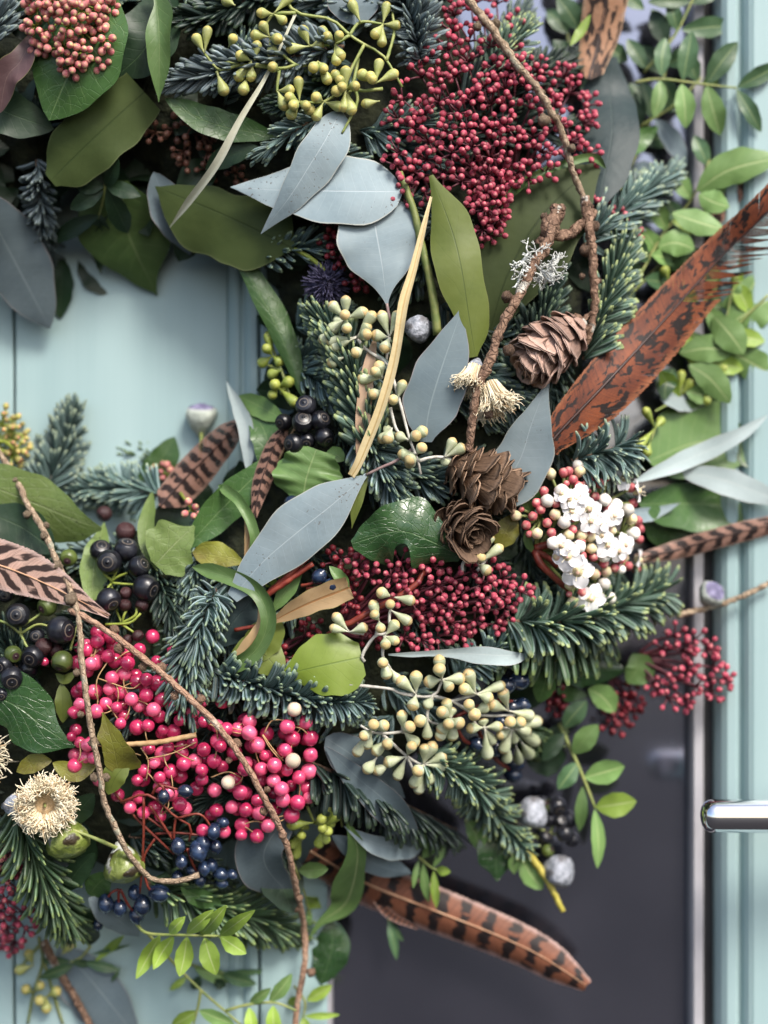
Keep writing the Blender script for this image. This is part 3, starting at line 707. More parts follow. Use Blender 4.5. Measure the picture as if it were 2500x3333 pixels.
def board(name, u0, u1, d, mat='mint', e=5, back=-3.5):
    return prism(name, [(u0, back), (u0, d - .07), (u0 + e * .4, d - .02), (u0 + e, d), (u1 - e, d), (u1 - e * .4, d - .02), (u1, d - .07), (u1, back)], mat)
board('plank', -1700, -830, 0); board('plank', -822, 42, 0); board('plank', 50, 742, 0)
prism('moulding', [(742, -3.5), (742, -.05), (752, .03), (768, .12), (780, .12), (786, .02), (796, .02), (802, .22), (818, .34), (836, .36), (842, .3), (842, -3.5)], 'mint')
board('stile', 850, 1066, .35, e=9)
prism('glazing_bead', [(1066.5, -2.5), (1066.5, -.3), (1074, -.4), (1080, -1.3), (1080, -2.5)], 'bead')
g = Geo(); g.add([Vector((ux(u), .014, q)) for u, q in ((1081, .03), (2259, .03), (2259, 2.07), (1081, 2.07))], [(0, 1, 2, 3)], [(0, 0)] * 4)
g.add([Vector((ux(u), .02, q)) for u, q in ((1081, .03), (2259, .03), (2259, 2.07), (1081, 2.07))], [(3, 2, 1, 0)], [(0, 0)] * 4)
tag(part('glass_pane', g, [M['glass']], door), 'dark reflecting glass pane')
prism('glazing_bead', [(2260, -2.5), (2260, -.7), (2268, -.5), (2296, -.5), (2303, -.7), (2303, -2.5)], 'bead')
prism('gasket', [(2304, -2.5), (2304, -1.0), (2338, -1.0), (2338, -2.5)], 'gasket')
prism('moulding', [(2339, -3.5), (2339, -.5), (2350, -.1), (2366, .1), (2392, .14), (2402, .04), (2404, -3.5)], 'mint')
prism('moulding', [(2405, -3.5), (2406, -.12), (2414, -.14), (2420, .1), (2432, .3), (2440, .34), (2440, -3.5)], 'mint')
board('stile', 2441, 3200, .34, e=8)
# lever handle
g = Geo(); hz = Pd(2300, 2656, 4.2).z; x0 = Pd(2282, 0, 4.2).x; rr = 54 * (60 - 4.2) / 55 / 8800
bar = [(.001, 0), (.35, .02), (.62, .10), (.82, .24), (.95, .48), (1, .8), (1, 6), (1, 12.6), (.96, 12.9), (.8, 13.1), (.01, 13.15)]
lg = lathe([(a * rr, b * rr) for a, b in bar], 32)
Mx = Matrix.Translation((x0, -.042, hz)) @ Matrix.Rotation(R(90), 4, 'Y')
me = bake('handle', [(lg, Mx)], [M['chrome']], door.location); ha = link('handle', me, (0, 0, 0), door)
xn = x0 + 11.6 * rr; g = Geo(); tube(g, [Vector((xn, -.040, hz)), Vector((xn, -.02, hz)), Vector((xn, -.006, hz))], rr * .8, rr * .8, 24)
link('neck', g.mesh('neck', [M['chrome']], door.location), (0, 0, 0), ha)
g = Geo(); tube(g, [Vector((xn, -.0125, hz)), Vector((xn, -.009, hz)), Vector((xn, -.0034, hz))], .024, .027, 40)
link('rose', g.mesh('rose', [M['chrome']], door.location), (0, 0, 0), ha)

# ================================================================ the wreath's body
def wreath_base():
    g = Geo(); c = Pd(RC[0], RC[1], 1.6); n1, n2 = 120, 26; s = 58.4 / 55 / 8800; v, uv, f = [], [], []
    for i in range(n1):
        a = 2 * math.pi * i / n1
        for j in range(n2):
            b = 2 * math.pi * j / n2; rad = 1130 * s; w_ = 470 * s; h = .022
            q = Vector((math.cos(a) * 7, math.sin(a) * 7, 0)) + Vector((math.cos(b), math.sin(b), b)); nz = 1 + .22 * mnoise.noise(q * 1.7) + .12 * mnoise.noise(q * 5)
            x = rad + w_ * nz * math.cos(b)
            v.append(c + Vector((x * math.cos(a), -h * nz * math.sin(b) + .002, x * math.sin(a)))); uv.append((i / n1, j / n2))
    for i in range(n1):
        for j in range(n2):
            f.append((i * n2 + j, i * n2 + (j + 1) % n2, ((i + 1) % n1) * n2 + (j + 1) % n2, ((i + 1) % n1) * n2 + j))
    g.add(v, f, uv, 0)
    tag(link('wreath_base', g.mesh('wreath_base', [M['moss']], c), c), 'dark mossy ring under all the foliage of the wreath', 'wreath base')
wreath_base()
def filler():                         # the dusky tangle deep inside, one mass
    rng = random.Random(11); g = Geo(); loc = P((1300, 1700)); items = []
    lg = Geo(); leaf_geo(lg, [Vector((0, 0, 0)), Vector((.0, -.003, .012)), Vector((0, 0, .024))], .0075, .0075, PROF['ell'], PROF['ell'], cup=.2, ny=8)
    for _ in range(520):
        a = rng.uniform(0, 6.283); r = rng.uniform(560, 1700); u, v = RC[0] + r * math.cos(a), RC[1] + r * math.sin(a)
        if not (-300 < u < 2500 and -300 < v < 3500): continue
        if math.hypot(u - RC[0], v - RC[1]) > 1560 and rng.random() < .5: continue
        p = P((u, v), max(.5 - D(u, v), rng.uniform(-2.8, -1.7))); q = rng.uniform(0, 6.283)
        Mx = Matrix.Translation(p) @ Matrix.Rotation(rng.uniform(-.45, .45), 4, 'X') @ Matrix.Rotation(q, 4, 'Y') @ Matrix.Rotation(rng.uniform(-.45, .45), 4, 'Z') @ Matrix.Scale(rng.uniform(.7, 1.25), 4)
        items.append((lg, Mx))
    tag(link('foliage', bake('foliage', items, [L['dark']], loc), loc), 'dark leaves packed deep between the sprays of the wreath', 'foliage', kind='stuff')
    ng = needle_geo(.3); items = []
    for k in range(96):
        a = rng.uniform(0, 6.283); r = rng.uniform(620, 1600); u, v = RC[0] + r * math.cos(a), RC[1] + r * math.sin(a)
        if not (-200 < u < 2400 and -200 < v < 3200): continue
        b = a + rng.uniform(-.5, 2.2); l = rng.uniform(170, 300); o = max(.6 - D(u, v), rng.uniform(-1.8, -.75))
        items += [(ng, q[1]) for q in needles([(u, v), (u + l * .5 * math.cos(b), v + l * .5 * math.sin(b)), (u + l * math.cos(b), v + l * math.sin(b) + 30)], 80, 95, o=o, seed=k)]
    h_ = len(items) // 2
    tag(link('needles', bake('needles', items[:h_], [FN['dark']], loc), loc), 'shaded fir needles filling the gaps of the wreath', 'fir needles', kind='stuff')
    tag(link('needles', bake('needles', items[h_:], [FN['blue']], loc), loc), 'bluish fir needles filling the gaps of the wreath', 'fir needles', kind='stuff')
filler()
Z1 = lambda *p: z(0, 0, *p)
Z2 = lambda *p: z(800, 0, *p)
Z3 = lambda *p: z(1500, 0, *p)
Z4 = lambda *p: z(0, 700, *p)
Z5 = lambda *p: z(800, 700, *p)
Z6 = lambda *p: z(1500, 700, *p)
Z7 = lambda *p: z(0, 1400, *p)
Z8 = lambda *p: z(800, 1400, *p)
Z9 = lambda *p: z(1500, 1400, *p)
Z10 = lambda *p: z(0, 2000, *p)
Z11 = lambda *p: z(800, 2000, *p)
Z12 = lambda *p: z(1500, 2000, *p)
Z13 = lambda *p: z(0, 2533, *p)
Z14 = lambda *p: z(800, 2533, *p)
Z15 = lambda *p: z(1500, 2533, *p)
GE, GL = 'eucalyptus leaves', 'broad green leaves'

# ================================================================ fir sprigs (> stem, needle, bud)
F = lambda *a, **k: fir(*a, **k)
F('slate blue fir sprig lying flat beneath the lime green gum buds', [(1120, 150), (850, 205), (560, 268)], 330, 92, 'grey', True, o=-.1, alpha=(74, 28), curl=.25, spread=115, wide=.09)
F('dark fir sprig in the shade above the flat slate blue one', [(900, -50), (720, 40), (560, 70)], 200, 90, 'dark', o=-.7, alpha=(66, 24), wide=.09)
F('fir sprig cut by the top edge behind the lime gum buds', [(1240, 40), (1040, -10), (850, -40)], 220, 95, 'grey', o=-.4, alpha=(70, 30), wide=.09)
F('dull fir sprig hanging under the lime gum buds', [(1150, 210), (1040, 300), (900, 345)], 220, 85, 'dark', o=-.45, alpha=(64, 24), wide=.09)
F('small grey green fir tip pointing at the silvery eucalyptus leaf', [(1040, 380), (940, 440), (838, 508)], 120, 66, 'pale', True, o=-.05, alpha=(58, 20), curl=.3, wide=.08)
F('fir sprig with cascading blue needles beside the crimson head top', [(1270, -60), (1340, 60), (1370, 200)], 260, 88, 'grey', True, o=-.15, alpha=(80, 50), curl=-.5, wide=.09)
F('short fir tip above the crimson head beside the top feather', [(1590, 230), (1660, 150), (1715, 85)], 150, 82, 'tipped', True, o=-.35, alpha=(64, 22))
F('needled fir sprig reaching out between blue green leaf and glass', [(1900, 800), (2020, 690), (2190, 560)], 300, 96, 'pale', True, o=-.7, alpha=(62, 30), curl=.15, spread=120)
F('fir sprig behind the pink brown cone and the russet feather', [(1900, 1170), (1985, 930), (2035, 770)], 300, 100, 'tipped', True, o=-.55, alpha=(62, 30), curl=.1, side=40, spread=90)
F('dark fir sprig behind the lichen covered twig', [(1700, 1290), (1750, 1080), (1800, 880)], 280, 105, 'dark', o=-1.0, alpha=(56, 24), curl=.1)
F('fir sprig pointing down beside the cream tufted flower', [(1500, 1180), (1640, 1290), (1760, 1390)], 220, 95, 'blue', o=-.95, alpha=(58, 24))
F('thick fir sprig with a bud tip left of the straw blade', [(1215, 1490), (1170, 1290), (1120, 1140), (1035, 1030)], 330, 108, 'tipped', True, o=-.1, alpha=(58, 30), curl=.2, side=-35, spread=100)
F('fir sprig fanned out beneath the crossing straw blades', [(1180, 1400), (1230, 1500), (1310, 1640)], 260, 98, 'blue', True, o=-.35, alpha=(58, 22), curl=.15)
F('fir tip with arching long needles above the white flower head', [(1860, 1500), (1960, 1470), (2040, 1445)], 190, 122, 'pale', True, o=-.15, alpha=(70, 45), curl=-.75, droop=.25, wide=.055)
F('large blue fir sprig sweeping out under the white flower head', [(1650, 2020), (1800, 2025), (1960, 1990), (2150, 1925)], 420, 118, 'tipped', True, o=.0, alpha=(70, 38), curl=-.5, droop=.12, spread=120, taper=.2, wide=.085)
F('fir needles hanging below the large sprig under the white flowers', [(1640, 2030), (1800, 2050), (1980, 2040)], 110, 150, 'green', o=-.3, alpha=(88, 60), curl=-.3, side=85, spread=40, droop=.3, wide=.07)
F('dark fir sprig between the crimson cluster and the curled pale leaf', [(1480, 2200), (1600, 2120), (1720, 2080)], 170, 80, 'blue', o=-.4, alpha=(60, 25), curl=-.4, wide=.09)
F('yellow tipped fir sprig pointing down toward the dark glass', [(1360, 2450), (1530, 2540), (1610, 2650), (1700, 2755)], 330, 92, 'tipped', True, o=.05, alpha=(62, 34), curl=-.35, wide=.09)
F('fir sprig running along the top of the pink berries', [(700, 2190), (870, 2240), (1040, 2280), (1190, 2285)], 330, 92, 'blue', True, o=-.1, alpha=(70, 40), curl=-.4, droop=.15, wide=.09)
F('mop of drooping fir needles beside the curled olive leaf', [(600, 2290, -.2), (615, 2150, .0), (655, 2030, .35), (700, 1925, .5)], 330, 100, 'blue', True, o=.1, alpha=(66, 40), curl=-.7, droop=.8, wide=.08)
F('dusky fir sprig with hanging needles under the grey folded leaves', [(980, 2470), (1200, 2560), (1480, 2700)], 300, 125, 'dark', o=-.55, alpha=(72, 45), curl=-.15, side=55, spread=75, droop=.3, wide=.07)
F('fir branch at the wreath underside above the bright leaflets', [(480, 2870), (620, 2930), (780, 2975), (975, 3030)], 330, 108, 'green', True, o=-.35, alpha=(64, 30), curl=.1, wide=.07)
F('long needled fir sprig falling below the cream tufted flower', [(40, 2620), (100, 2760), (170, 2900), (235, 3010)], 300, 128, 'green', True, o=-.15, alpha=(46, 22), curl=-.35, droop=.2, wide=.06)
F('soft blue fir tip standing against the mint door', [(150, 1600), (200, 1480), (245, 1345)], 200, 92, 'pale', o=-.5, alpha=(62, 26), curl=.1)
F('blue fir sprig lying under the mint door edge of the hole', [(520, 1610), (380, 1590), (235, 1600)], 220, 84, 'pale', o=-.45, alpha=(68, 35), curl=-.2)
F('small dim fir tip low in front of the door', [(540, 1530), (470, 1490), (395, 1470)], 100, 62, 'green', o=-1.2)
F('fir sprig peeping in at the upper corner of the photograph', [(-60, 160), (-20, 90), (20, 40)], 110, 88, 'grey', o=.2, wide=.09)
F('dim bluish fir shoot hanging beside the large shaded eucalyptus leaf', [(120, 520), (140, 700), (160, 860)], 300, 62, 'grey', o=-1.0, alpha=(60, 30), curl=-.4, wide=.12)
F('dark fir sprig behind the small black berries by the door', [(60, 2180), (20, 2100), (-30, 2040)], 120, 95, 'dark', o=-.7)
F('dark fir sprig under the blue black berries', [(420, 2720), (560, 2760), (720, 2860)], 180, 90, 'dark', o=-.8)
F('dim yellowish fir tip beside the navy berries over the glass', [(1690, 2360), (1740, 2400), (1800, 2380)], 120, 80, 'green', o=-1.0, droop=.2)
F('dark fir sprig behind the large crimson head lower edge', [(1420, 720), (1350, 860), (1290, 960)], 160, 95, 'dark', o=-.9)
F('dark fir sprig behind the small dark cone', [(1250, 1500), (1400, 1560), (1480, 1500)], 160, 90, 'blue', o=-.8)

F('fir sprig showing through the top of the big crimson head', [(1500, 330), (1600, 200), (1700, 40)], 200, 95, 'blue', o=-.9, alpha=(62, 26))
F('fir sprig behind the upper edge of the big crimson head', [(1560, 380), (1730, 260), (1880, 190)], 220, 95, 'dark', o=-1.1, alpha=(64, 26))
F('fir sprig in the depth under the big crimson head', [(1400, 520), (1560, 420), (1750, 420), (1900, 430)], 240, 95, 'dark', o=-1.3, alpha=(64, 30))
# ================================================================ single leaves
def euc(label, pts, w, mat='euc', **k): return leaf(label, pts, w, mat, k.pop('prof', 'euc'), name='eucalyptus_leaf', cat='eucalyptus leaf', group=GE, **k)
euc('silver eucalyptus leaf hanging over another beside the lime gum buds', Z2((516, 595, .25), (430, 760, .55), (350, 890, .6), (235, 1070, .6), (82, 1262, .5)), (82, 62), o=.5, prof=('eucb', 'eucb'), cup=-.1, wav=.06, pet=[(1165, 190, .0), (1150, 270, .2), (1120, 340, .25)] + Z2((516, 598, .25)), petr=7)
euc('wide silver eucalyptus leaf lying crosswise under the hanging one', Z2((850, 1035, .0), (560, 1035, .25), (200, 1030, .15), (-82, 1010, .1)), (112, 122), o=.1, prof=('eucb', 'eucb'), cup=-.08, wav=.05)
euc('broad blue grey eucalyptus leaf with its stalk down toward gum buds', Z5((762, 480, .35), (735, 260, .3), (700, 60, .1), (680, -120, -.1)), (128, 132), o=.1, prof=([.03, .22, .55, .85, 1, 1, .95, .85, .5],) * 2, cup=-.06, pet=Z5((792, 615, .3), (775, 550, .4), (762, 478, .35)), petr=6, petm='purplestem')
euc('slate eucalyptus leaf pointing up beside the straw blade', Z5((975, 1225, .2), (985, 1080, .3), (1050, 850, .4), (1183, 466, .5)), (90, 92), 'eucd', o=.3, prof=([.2, .7, 1, 1, .92, .75, .48, .2, 0], [.2, .7, 1, 1.05, 1, .85, .6, .25, 0]), cup=.08, wav=.05)
euc('grey eucalyptus leaf rising behind the open dark cone', [(1600, 1640, -.1), (1690, 1500, .1), (1730, 1380, .15), (1795, 1210, .3)], (82, 100), 'euc', o=.05, prof=([.5, .85, 1, 1, .85, .6, .33, .1, 0], [.5, .85, 1, 1, .9, .68, .4, .15, 0]), cup=.06, wav=.05)
euc('largest front eucalyptus leaf with a long pink stalk and scar', [(1195, 1543, .5), (1085, 1640, .75), (965, 1735, .85), (850, 1835, .8), (757, 1947, .6)], (93, 96), 'euc', o=.7, prof=([.05, .35, .7, .95, 1, .9, .75, .5, .2], [.05, .45, .85, 1, 1, .85, .65, .45, .25]), cup=-.08, wav=.12, wf=7, pet=[(1342, 1462, .4), (1290, 1500, .5), (1240, 1522, .55), (1192, 1546, .5)], petr=6, petm='purplestem')
euc('narrow pale eucalyptus leaf twisted sideways under the crimson cluster', Z8((770, 1212, .1), (1000, 1210, .4), (1180, 1205, .7), (1380, 1215, .95), (1560, 1212, 1.0)), (27, 30), 'eucl', o=.3, prof=([.1, .3, .5, .6, .9, .9, .35, 0], [.1, .3, .2, .5, 1, 1.1, .9, 0]), cup=.15, twist=.6, wav=.1)
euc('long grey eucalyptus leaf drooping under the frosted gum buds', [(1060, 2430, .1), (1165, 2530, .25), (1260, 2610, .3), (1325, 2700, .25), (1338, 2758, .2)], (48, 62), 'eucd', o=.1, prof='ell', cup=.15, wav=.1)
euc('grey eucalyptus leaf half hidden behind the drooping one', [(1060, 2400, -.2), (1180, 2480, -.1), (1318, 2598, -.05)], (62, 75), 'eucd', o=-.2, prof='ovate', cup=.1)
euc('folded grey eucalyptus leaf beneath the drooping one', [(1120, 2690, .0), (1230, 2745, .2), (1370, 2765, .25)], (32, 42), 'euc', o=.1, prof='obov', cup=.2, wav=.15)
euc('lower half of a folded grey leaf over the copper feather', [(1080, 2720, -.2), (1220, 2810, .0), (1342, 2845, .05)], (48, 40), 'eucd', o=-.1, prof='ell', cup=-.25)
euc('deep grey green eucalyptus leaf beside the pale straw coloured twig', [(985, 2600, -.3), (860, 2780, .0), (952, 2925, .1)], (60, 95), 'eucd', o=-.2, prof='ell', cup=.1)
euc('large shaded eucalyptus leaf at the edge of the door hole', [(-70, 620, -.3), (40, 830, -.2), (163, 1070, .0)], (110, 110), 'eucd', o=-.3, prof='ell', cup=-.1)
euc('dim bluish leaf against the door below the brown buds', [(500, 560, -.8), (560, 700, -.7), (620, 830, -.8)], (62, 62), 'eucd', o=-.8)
euc('slim grey white leaf edge standing in front of the door', [(810, 1545, -.5), (800, 1390, -.4), (737, 1242, -.3)], (26, 26), 'eucl', o=-.4, cup=.3)
euc('long pale eucalyptus blade crossing the blurred round leaves', [(2060, 1570, -.2), (2250, 1490, .0), (2400, 1420, .0), (2500, 1352, .0)], (34, 30), 'eucl', o=0, prof='ell', cup=.15)
euc('wide pale eucalyptus blade running off beyond the round leaves', [(2200, 1533, -.1), (2360, 1565, .0), (2560, 1640, .0)], (42, 48), 'eucl', o=0, prof='ell', cup=.1)
euc('big faded eucalyptus leaf at the bottom in front of the door', [(190, 3080, -.6), (300, 3190, -.5), (450, 3380, -.5)], (70, 120), 'eucd', o=-.5, prof='ell', cup=-.1)
euc('pale blurred leaf tucked behind the light green box leaves', [(2150, 1300, -.9), (2240, 1290, -.8), (2330, 1270, -.9)], (40, 50), 'eucl', o=-.8, prof='round')
euc('grey leaf tip jutting from the white flower head', [(2040, 1670, -.2), (2120, 1665, -.1), (2214, 1637, .1)], (16, 32), 'euc', o=-.1, cup=.2)
euc('small grey leaf with a red spot under the navy berries', Z13((478, 645, .1), (610, 740, .2), (752, 855, .1)), (46, 50), 'euc', o=.05, prof='ell', cup=-.15)
euc('shaded grey leaf cut off at the top between fir sprigs', [(1150, -80, .0), (1150, 0, .1), (1160, 82, .1)], (88, 88), 'eucd', o=.0, prof='round')

leaf('glossy green leaf under the pink green flower head', [(330, -80, .2), (262, 150, .45), (160, 392, .3)], (152, 158), 'green', 'ell', cup=-.12, wav=.05, group=GL)
leaf('rounded olive leaf tip below the glossy green leaf', [(470, 300, -.4), (320, 440, -.1), (165, 588, .0)], (100, 112), 'olived', ([.7, .85, .95, 1, 1, .98, .9, .72, .25],) * 2, cup=-.05, group=GL)
leaf('shadowy leaf at the edge below the plum coloured curl', [(-120, 300, -.4), (30, 370, -.3), (175, 420, -.4)], (70, 75), 'dark', 'ell', group=GL)
leaf('dark leaf behind the pink green flower head', [(30, -60, -.1), (60, 60, .0), (100, 140, -.1)], (50, 50), 'dark', 'ell', group=GL)
leaf('dark leaf behind the curl with a pale margin', [(560, -40, -.5), (480, 150, -.4), (380, 250, -.4)], (90, 110), 'dark', 'ell', group=GL)
leaf('narrow curling green leaf with a pale margin', [(505, -50, .1), (520, 120, .35), (517, 332, .3)], (40, 42), 'mid', ([.8, .9, 1.3, .9, .95, .55, 0], [.8, .2, .75, 1, .85, .5, 0]), cup=.45, wav=.12, twist=.5, group=GL)
leaf('plum coloured curled leaf with a green edge', Z1((185, 170, .2), (115, 330, .4), (40, 420, .4), (0, 610, .3)), (48, 40), 'plum', 'ell', cup=.5, wav=.2, twist=.6, group=GL)
leaf('slender dark leaf under the flat slate fir sprig', Z1((1500, 740, -.4), (1150, 670, -.2), (890, 532, -.2)), (46, 52), 'green', 'ell', cup=.15, group=GL)
leaf('dark leaf with a light midrib beside the pale blade', Z1((1400, 795, -.3), (1250, 840, -.3), (1110, 915, -.35)), (35, 40), 'dark', 'ell', cup=.2, group=GL)
leaf('big blurred olive leaf with a yellow stalk over the door', [(962, 812, -.5), (740, 705, -.5), (505, 607, -.5)], (150, 120), 'olived', ([0, .55, .9, .95, .9, 1, .85, .55, 0], [0, .75, 1, .8, .62, .6, .45, .25, 0]), o=-.5, cup=-.1, wav=.05, pet=[(1060, 880, -.5), (1010, 840, -.5), (958, 810, -.5)], petr=8, petm='limestem', group=GL)
leaf('pale kite shaped leaf hanging over the door from shaded leaflets', [(400, 590, -.9), (420, 760, -.6), (512, 962, -.6)], (150, 165), 'mid', ([.1, .6, .75, .95, .75, .25, 0], [.3, .8, .95, .9, .6, .35, 0]), o=-.6, cup=-.15, group='ivy leaves')
leaf('pointed dark leaf above the mint door', [(205, 840, -.7), (200, 940, -.7), (195, 1036, -.7)], (42, 42), 'dark', 'ell', group=GL)
leaf('dark leaf behind the kite shaped leaf', [(260, 830, -.9), (330, 900, -.9), (395, 945, -.9)], (60, 60), 'dark', 'ell', group=GL)
leaf('upright olive leaf with a dark curled tip beside the straw blade', Z5((1240, 765, .3), (1205, 560, .4), (1165, 300, .5), (1110, 80, .4), (1000, -215, .45)), (80, 70), 'olive', ([.25, .45, .65, .95, 1.1, 1, .75, .35, .1], [.1, .85, 1, 1, 1, 1.05, 1, .55, .1]), cup=-.18, wav=.05, sag=.1, group=GL)
leaf('big olive leaf with its rim rolled below the crimson head', [(1590, 1090, -.9), (1650, 900, -.8), (1760, 710, -.6), (1940, 535, -.1)], (150, 150), 'olived', ([.2, .55, .85, 1, 1, .85, .55, .05], [.2, .5, .8, 1, 1, .9, .55, .15]), cup=.05, wav=.03, group=GL)
o_ = leaf('tmp', [(1640, 650, -.3), (1735, 578, -.05), (1850, 532, .1), (1930, 515, .2), (1972, 548, .1)], 13, 'mid', 'strap', cup=.5)      # the rolled margin belongs to the olive leaf
for k_ in ('label', 'category'): del o_[k_]
big_ = [q for q in bpy.data.objects if str(q.get('label', '')).startswith('big olive leaf')][0]
o_.name = 'rolled_edge'; o_.location = o_.location - big_.location; o_.parent = big_
leaf('blue green matt leaf beside the crimson head', [(1945, 670, -.2), (1990, 450, .05), (1985, 300, .05), (2000, 185, .0)], (88, 82), 'blue', ([.2, .8, 1, 1.1, 1.05, .9, .1], [.3, .8, 1, 1.05, 1, .8, .1]), cup=-.12, sag=.06, group=GL)
leaf('small pointed leaf beside the blue green matt leaf', Z3((870, 850, -.5), (970, 760, -.4), (1066, 685, -.4)), (38, 32), 'green', 'ell', cup=.15, group=GL)
leaf('green leaf behind the top feather', Z3((640, 160, -.5), (585, 70, -.4), (520, -20, -.4)), (32, 36), 'pistd', 'ell', group=GL)
leaf('tiny bright leaf crossing the top feather', Z3((590, 246, .25), (650, 170, .35), (700, 80, .35)), (17, 14), 'pist', 'ell', group=GL)
leaf('dark lance leaf with a pale edge slanting across the door', [(985, 1295, -.7), (930, 1130, -.5), (850, 965, -.35), (742, 780, -.3)], (32, 50), 'green', 'ell', o=-.4, cup=-.3, group=GL)
leaf('pale leaf tip over a dark one near the black berries', [(930, 1370, -.6), (860, 1330, -.6), (778, 1288, -.6)], (38, 32), 'mid', 'ell', group=GL)
leaf('dark leaf below the pale leaf tip near the black berries', [(860, 1540, -.7), (870, 1430, -.6), (820, 1330, -.6)], (50, 55), 'green', 'ell', group=GL)
leaf('wavy topped olive leaf under the black berries', [(985, 1630, .0), (1000, 1550, .15), (1030, 1462, .2)], (112, 118), 'mid', ([.3, .85, 1, .9, .75, .5], [.3, .75, .9, .95, .8, .55]), cup=-.1, wav=.2, wf=14, group=GL)
leaf('small green leaf beside the wavy topped olive leaf', [(1120, 1500, -.1), (1095, 1480, -.05), (1060, 1475, -.1)], (30, 26), 'mid', 'ell', group=GL)
leaf('big veined ivy leaf with a ragged tip at the picture edge', [(-90, 1560, .1), (120, 1640, .35), (240, 1690, .35), (330, 1722, .3)], (92, 112), 'ivyg', ([.8, .9, 1, .95, .7, .35, .06], [.6, .6, .55, .75, .85, .6, .05]), cup=-.1, wav=.07, group='ivy leaves')
leaf('dark leaf shadowed under the big veined ivy leaf', [(-60, 1660, -.3), (80, 1720, -.2), (180, 1800, -.2)], (70, 70), 'dark', 'ell', group=GL)
leaf('blunt leaf hanging behind the black ivy berries', [(340, 1700, -.4), (310, 1820, -.3), (300, 1960, -.3)], (55, 45), 'ivyg', 'obov', group='ivy leaves')
leaf('brown speckled ivy leaf facing the camera', [(505, 1838, .1), (570, 1770, .25), (632, 1712, .25)], (92, 92), 'ivyg', ([.2, .75, 1, .95, .9, .3, .05], [.5, 1, .85, .9, .55, .35, .05]), cup=.08, group='ivy leaves')
leaf('narrow half leaf behind the brown speckled ivy leaf', [(515, 1860, -.1), (475, 1750, .0), (495, 1600, .1)], (26, 30), 'ivyg', 'ell', cup=.3, group='ivy leaves')
leaf('long green leaf leading up to the slim barred feather', [(600, 1790, -.3), (720, 1660, -.2), (900, 1480, -.3)], (55, 60), 'green', 'ell', cup=.2, group=GL)
leaf('upright dark leaf behind the broad barred feather', [(450, 1560, -.8), (520, 1500, -.7), (568, 1422, -.7)], (40, 60), 'green', 'ell', group=GL)
leaf('olive leaf with a warped edge beside the drooping fir mop', Z7((1330, 720, -.1), (1180, 680, .05), (1040, 660, .1)), (40, 46), 'yell', 'obov', cup=.15, wav=.2, group=GL)
leaf('crescent leaf showing a tan underside above the silver leaf', Z7((1360, 690, -.05), (1372, 560, .2), (1300, 400, .35), (1185, 300, .35)), (14, 20), 'mid', 'strap', cup=.4, curl=.05, group=GL)
leaf('tan underside of the crescent leaf above the silver leaf', Z7((1320, 690, -.1), (1345, 560, .05), (1320, 440, .15)), (14, 22), 'tan', 'lance', group=GL)
leaf('hooked green leaf curling round the drooping fir mop', Z7((1185, 1300, .0), (1370, 1200, .35), (1445, 1040, .55), (1400, 890, .6), (1250, 800, .5), (1038, 738, .4)), (22, 30), 'mid', 'strap', cup=.5, wav=.15, group=GL)
leaf('tan inside of the hooked green leaf', Z7((1200, 1290, -.05), (1340, 1180, .15), (1410, 1060, .3), (1395, 950, .35)), (30, 8), 'tan', 'lance', group=GL)
leaf('dark puckered leaf between fir mop and hooked leaf', Z7((1180, 1170, -.2), (1260, 1040, .0), (1380, 895, .1)), (70, 66), 'blue', 'ell', cup=-.1, group=GL)
leaf('olive leaf below the hooked green leaf', Z7((1230, 1260, -.1), (1400, 1200, .0), (1535, 1330, .05)), (62, 70), 'olive', 'ell', cup=-.15, group=GL)
leaf('folded tan leaf with a rusty midrib and green rim', Z8((130, 1040, .3), (330, 940, .45), (562, 850, .45)), (44, 48), 'tan', ([.15, .5, .8, .95, 1, .9], [.15, .45, .7, .75, .9, .75]), cup=.2, wav=.1, ny=24, pet=Z8((-60, 1080, .1), (40, 1060, .2), (135, 1035, .3)), petr=7, petm='redstem', group=GL)
leaf('green flap standing up at the end of the folded tan leaf', Z8((545, 900, .35), (510, 810, .5), (452, 735, .45)), (16, 26), 'mid', 'ell', cup=.3, wav=.2, group=GL)
leaf('small green leaf behind the folded tan leaf stalk', Z8((130, 1000, -.2), (220, 860, -.1), (320, 700, -.1)), (24, 30), 'mid', 'lance', group=GL)
leaf('lime leaf with a heart shaped notch', [(925, 2195, .1), (1040, 2168, .35), (1178, 2138, .3)], (98, 105), 'lime', ([.15, .5, .85, 1, 1, .85, .45], [.15, .4, .75, .95, 1, .98, .55]), cup=-.08, wav=.05, group=GL)
leaf('dark green leaf behind the heart notched lime leaf', Z8((0, 1250, -.1), (120, 1100, .0), (180, 1000, .0)), (60, 60), 'olive', 'ell', group=GL)
leaf('dark wavy ivy leaf under the small closed cone', [(1500, 1815, .3), (1400, 1760, .6), (1290, 1730, .7), (1145, 1770, .6)], (112, 120), 'ivy', ([.15, .45, .75, .9, .35, .45, .95, .75, .15], [.1, .3, .5, .85, 1, .8, .62, .4, .1]), cup=-.2, wav=.3, wf=11, ny=30, group='ivy leaves')
leaf('olive leaf patch between closed cone and white flowers', Z8((1360, 640, -.2), (1400, 560, -.1), (1450, 455, -.1)), (40, 42), 'yell', 'ell', group=GL)
leaf('green leaf standing upright beside the pink flower buds', Z9((400, 470, -.1), (360, 400, .1), (345, 318, .15)), (18, 14), 'mid', 'ell', cup=.3, group=GL)
leaf('small green leaf behind the pink flower buds', Z9((430, 410, -.1), (400, 360, .0), (350, 330, .0)), (12, 26), 'green', 'ell', group=GL)
leaf('thin leaf below the pink flower buds', Z9((392, 660, .0), (365, 600, .1), (355, 530, .1)), (16, 12), 'mid', 'ell', group=GL)
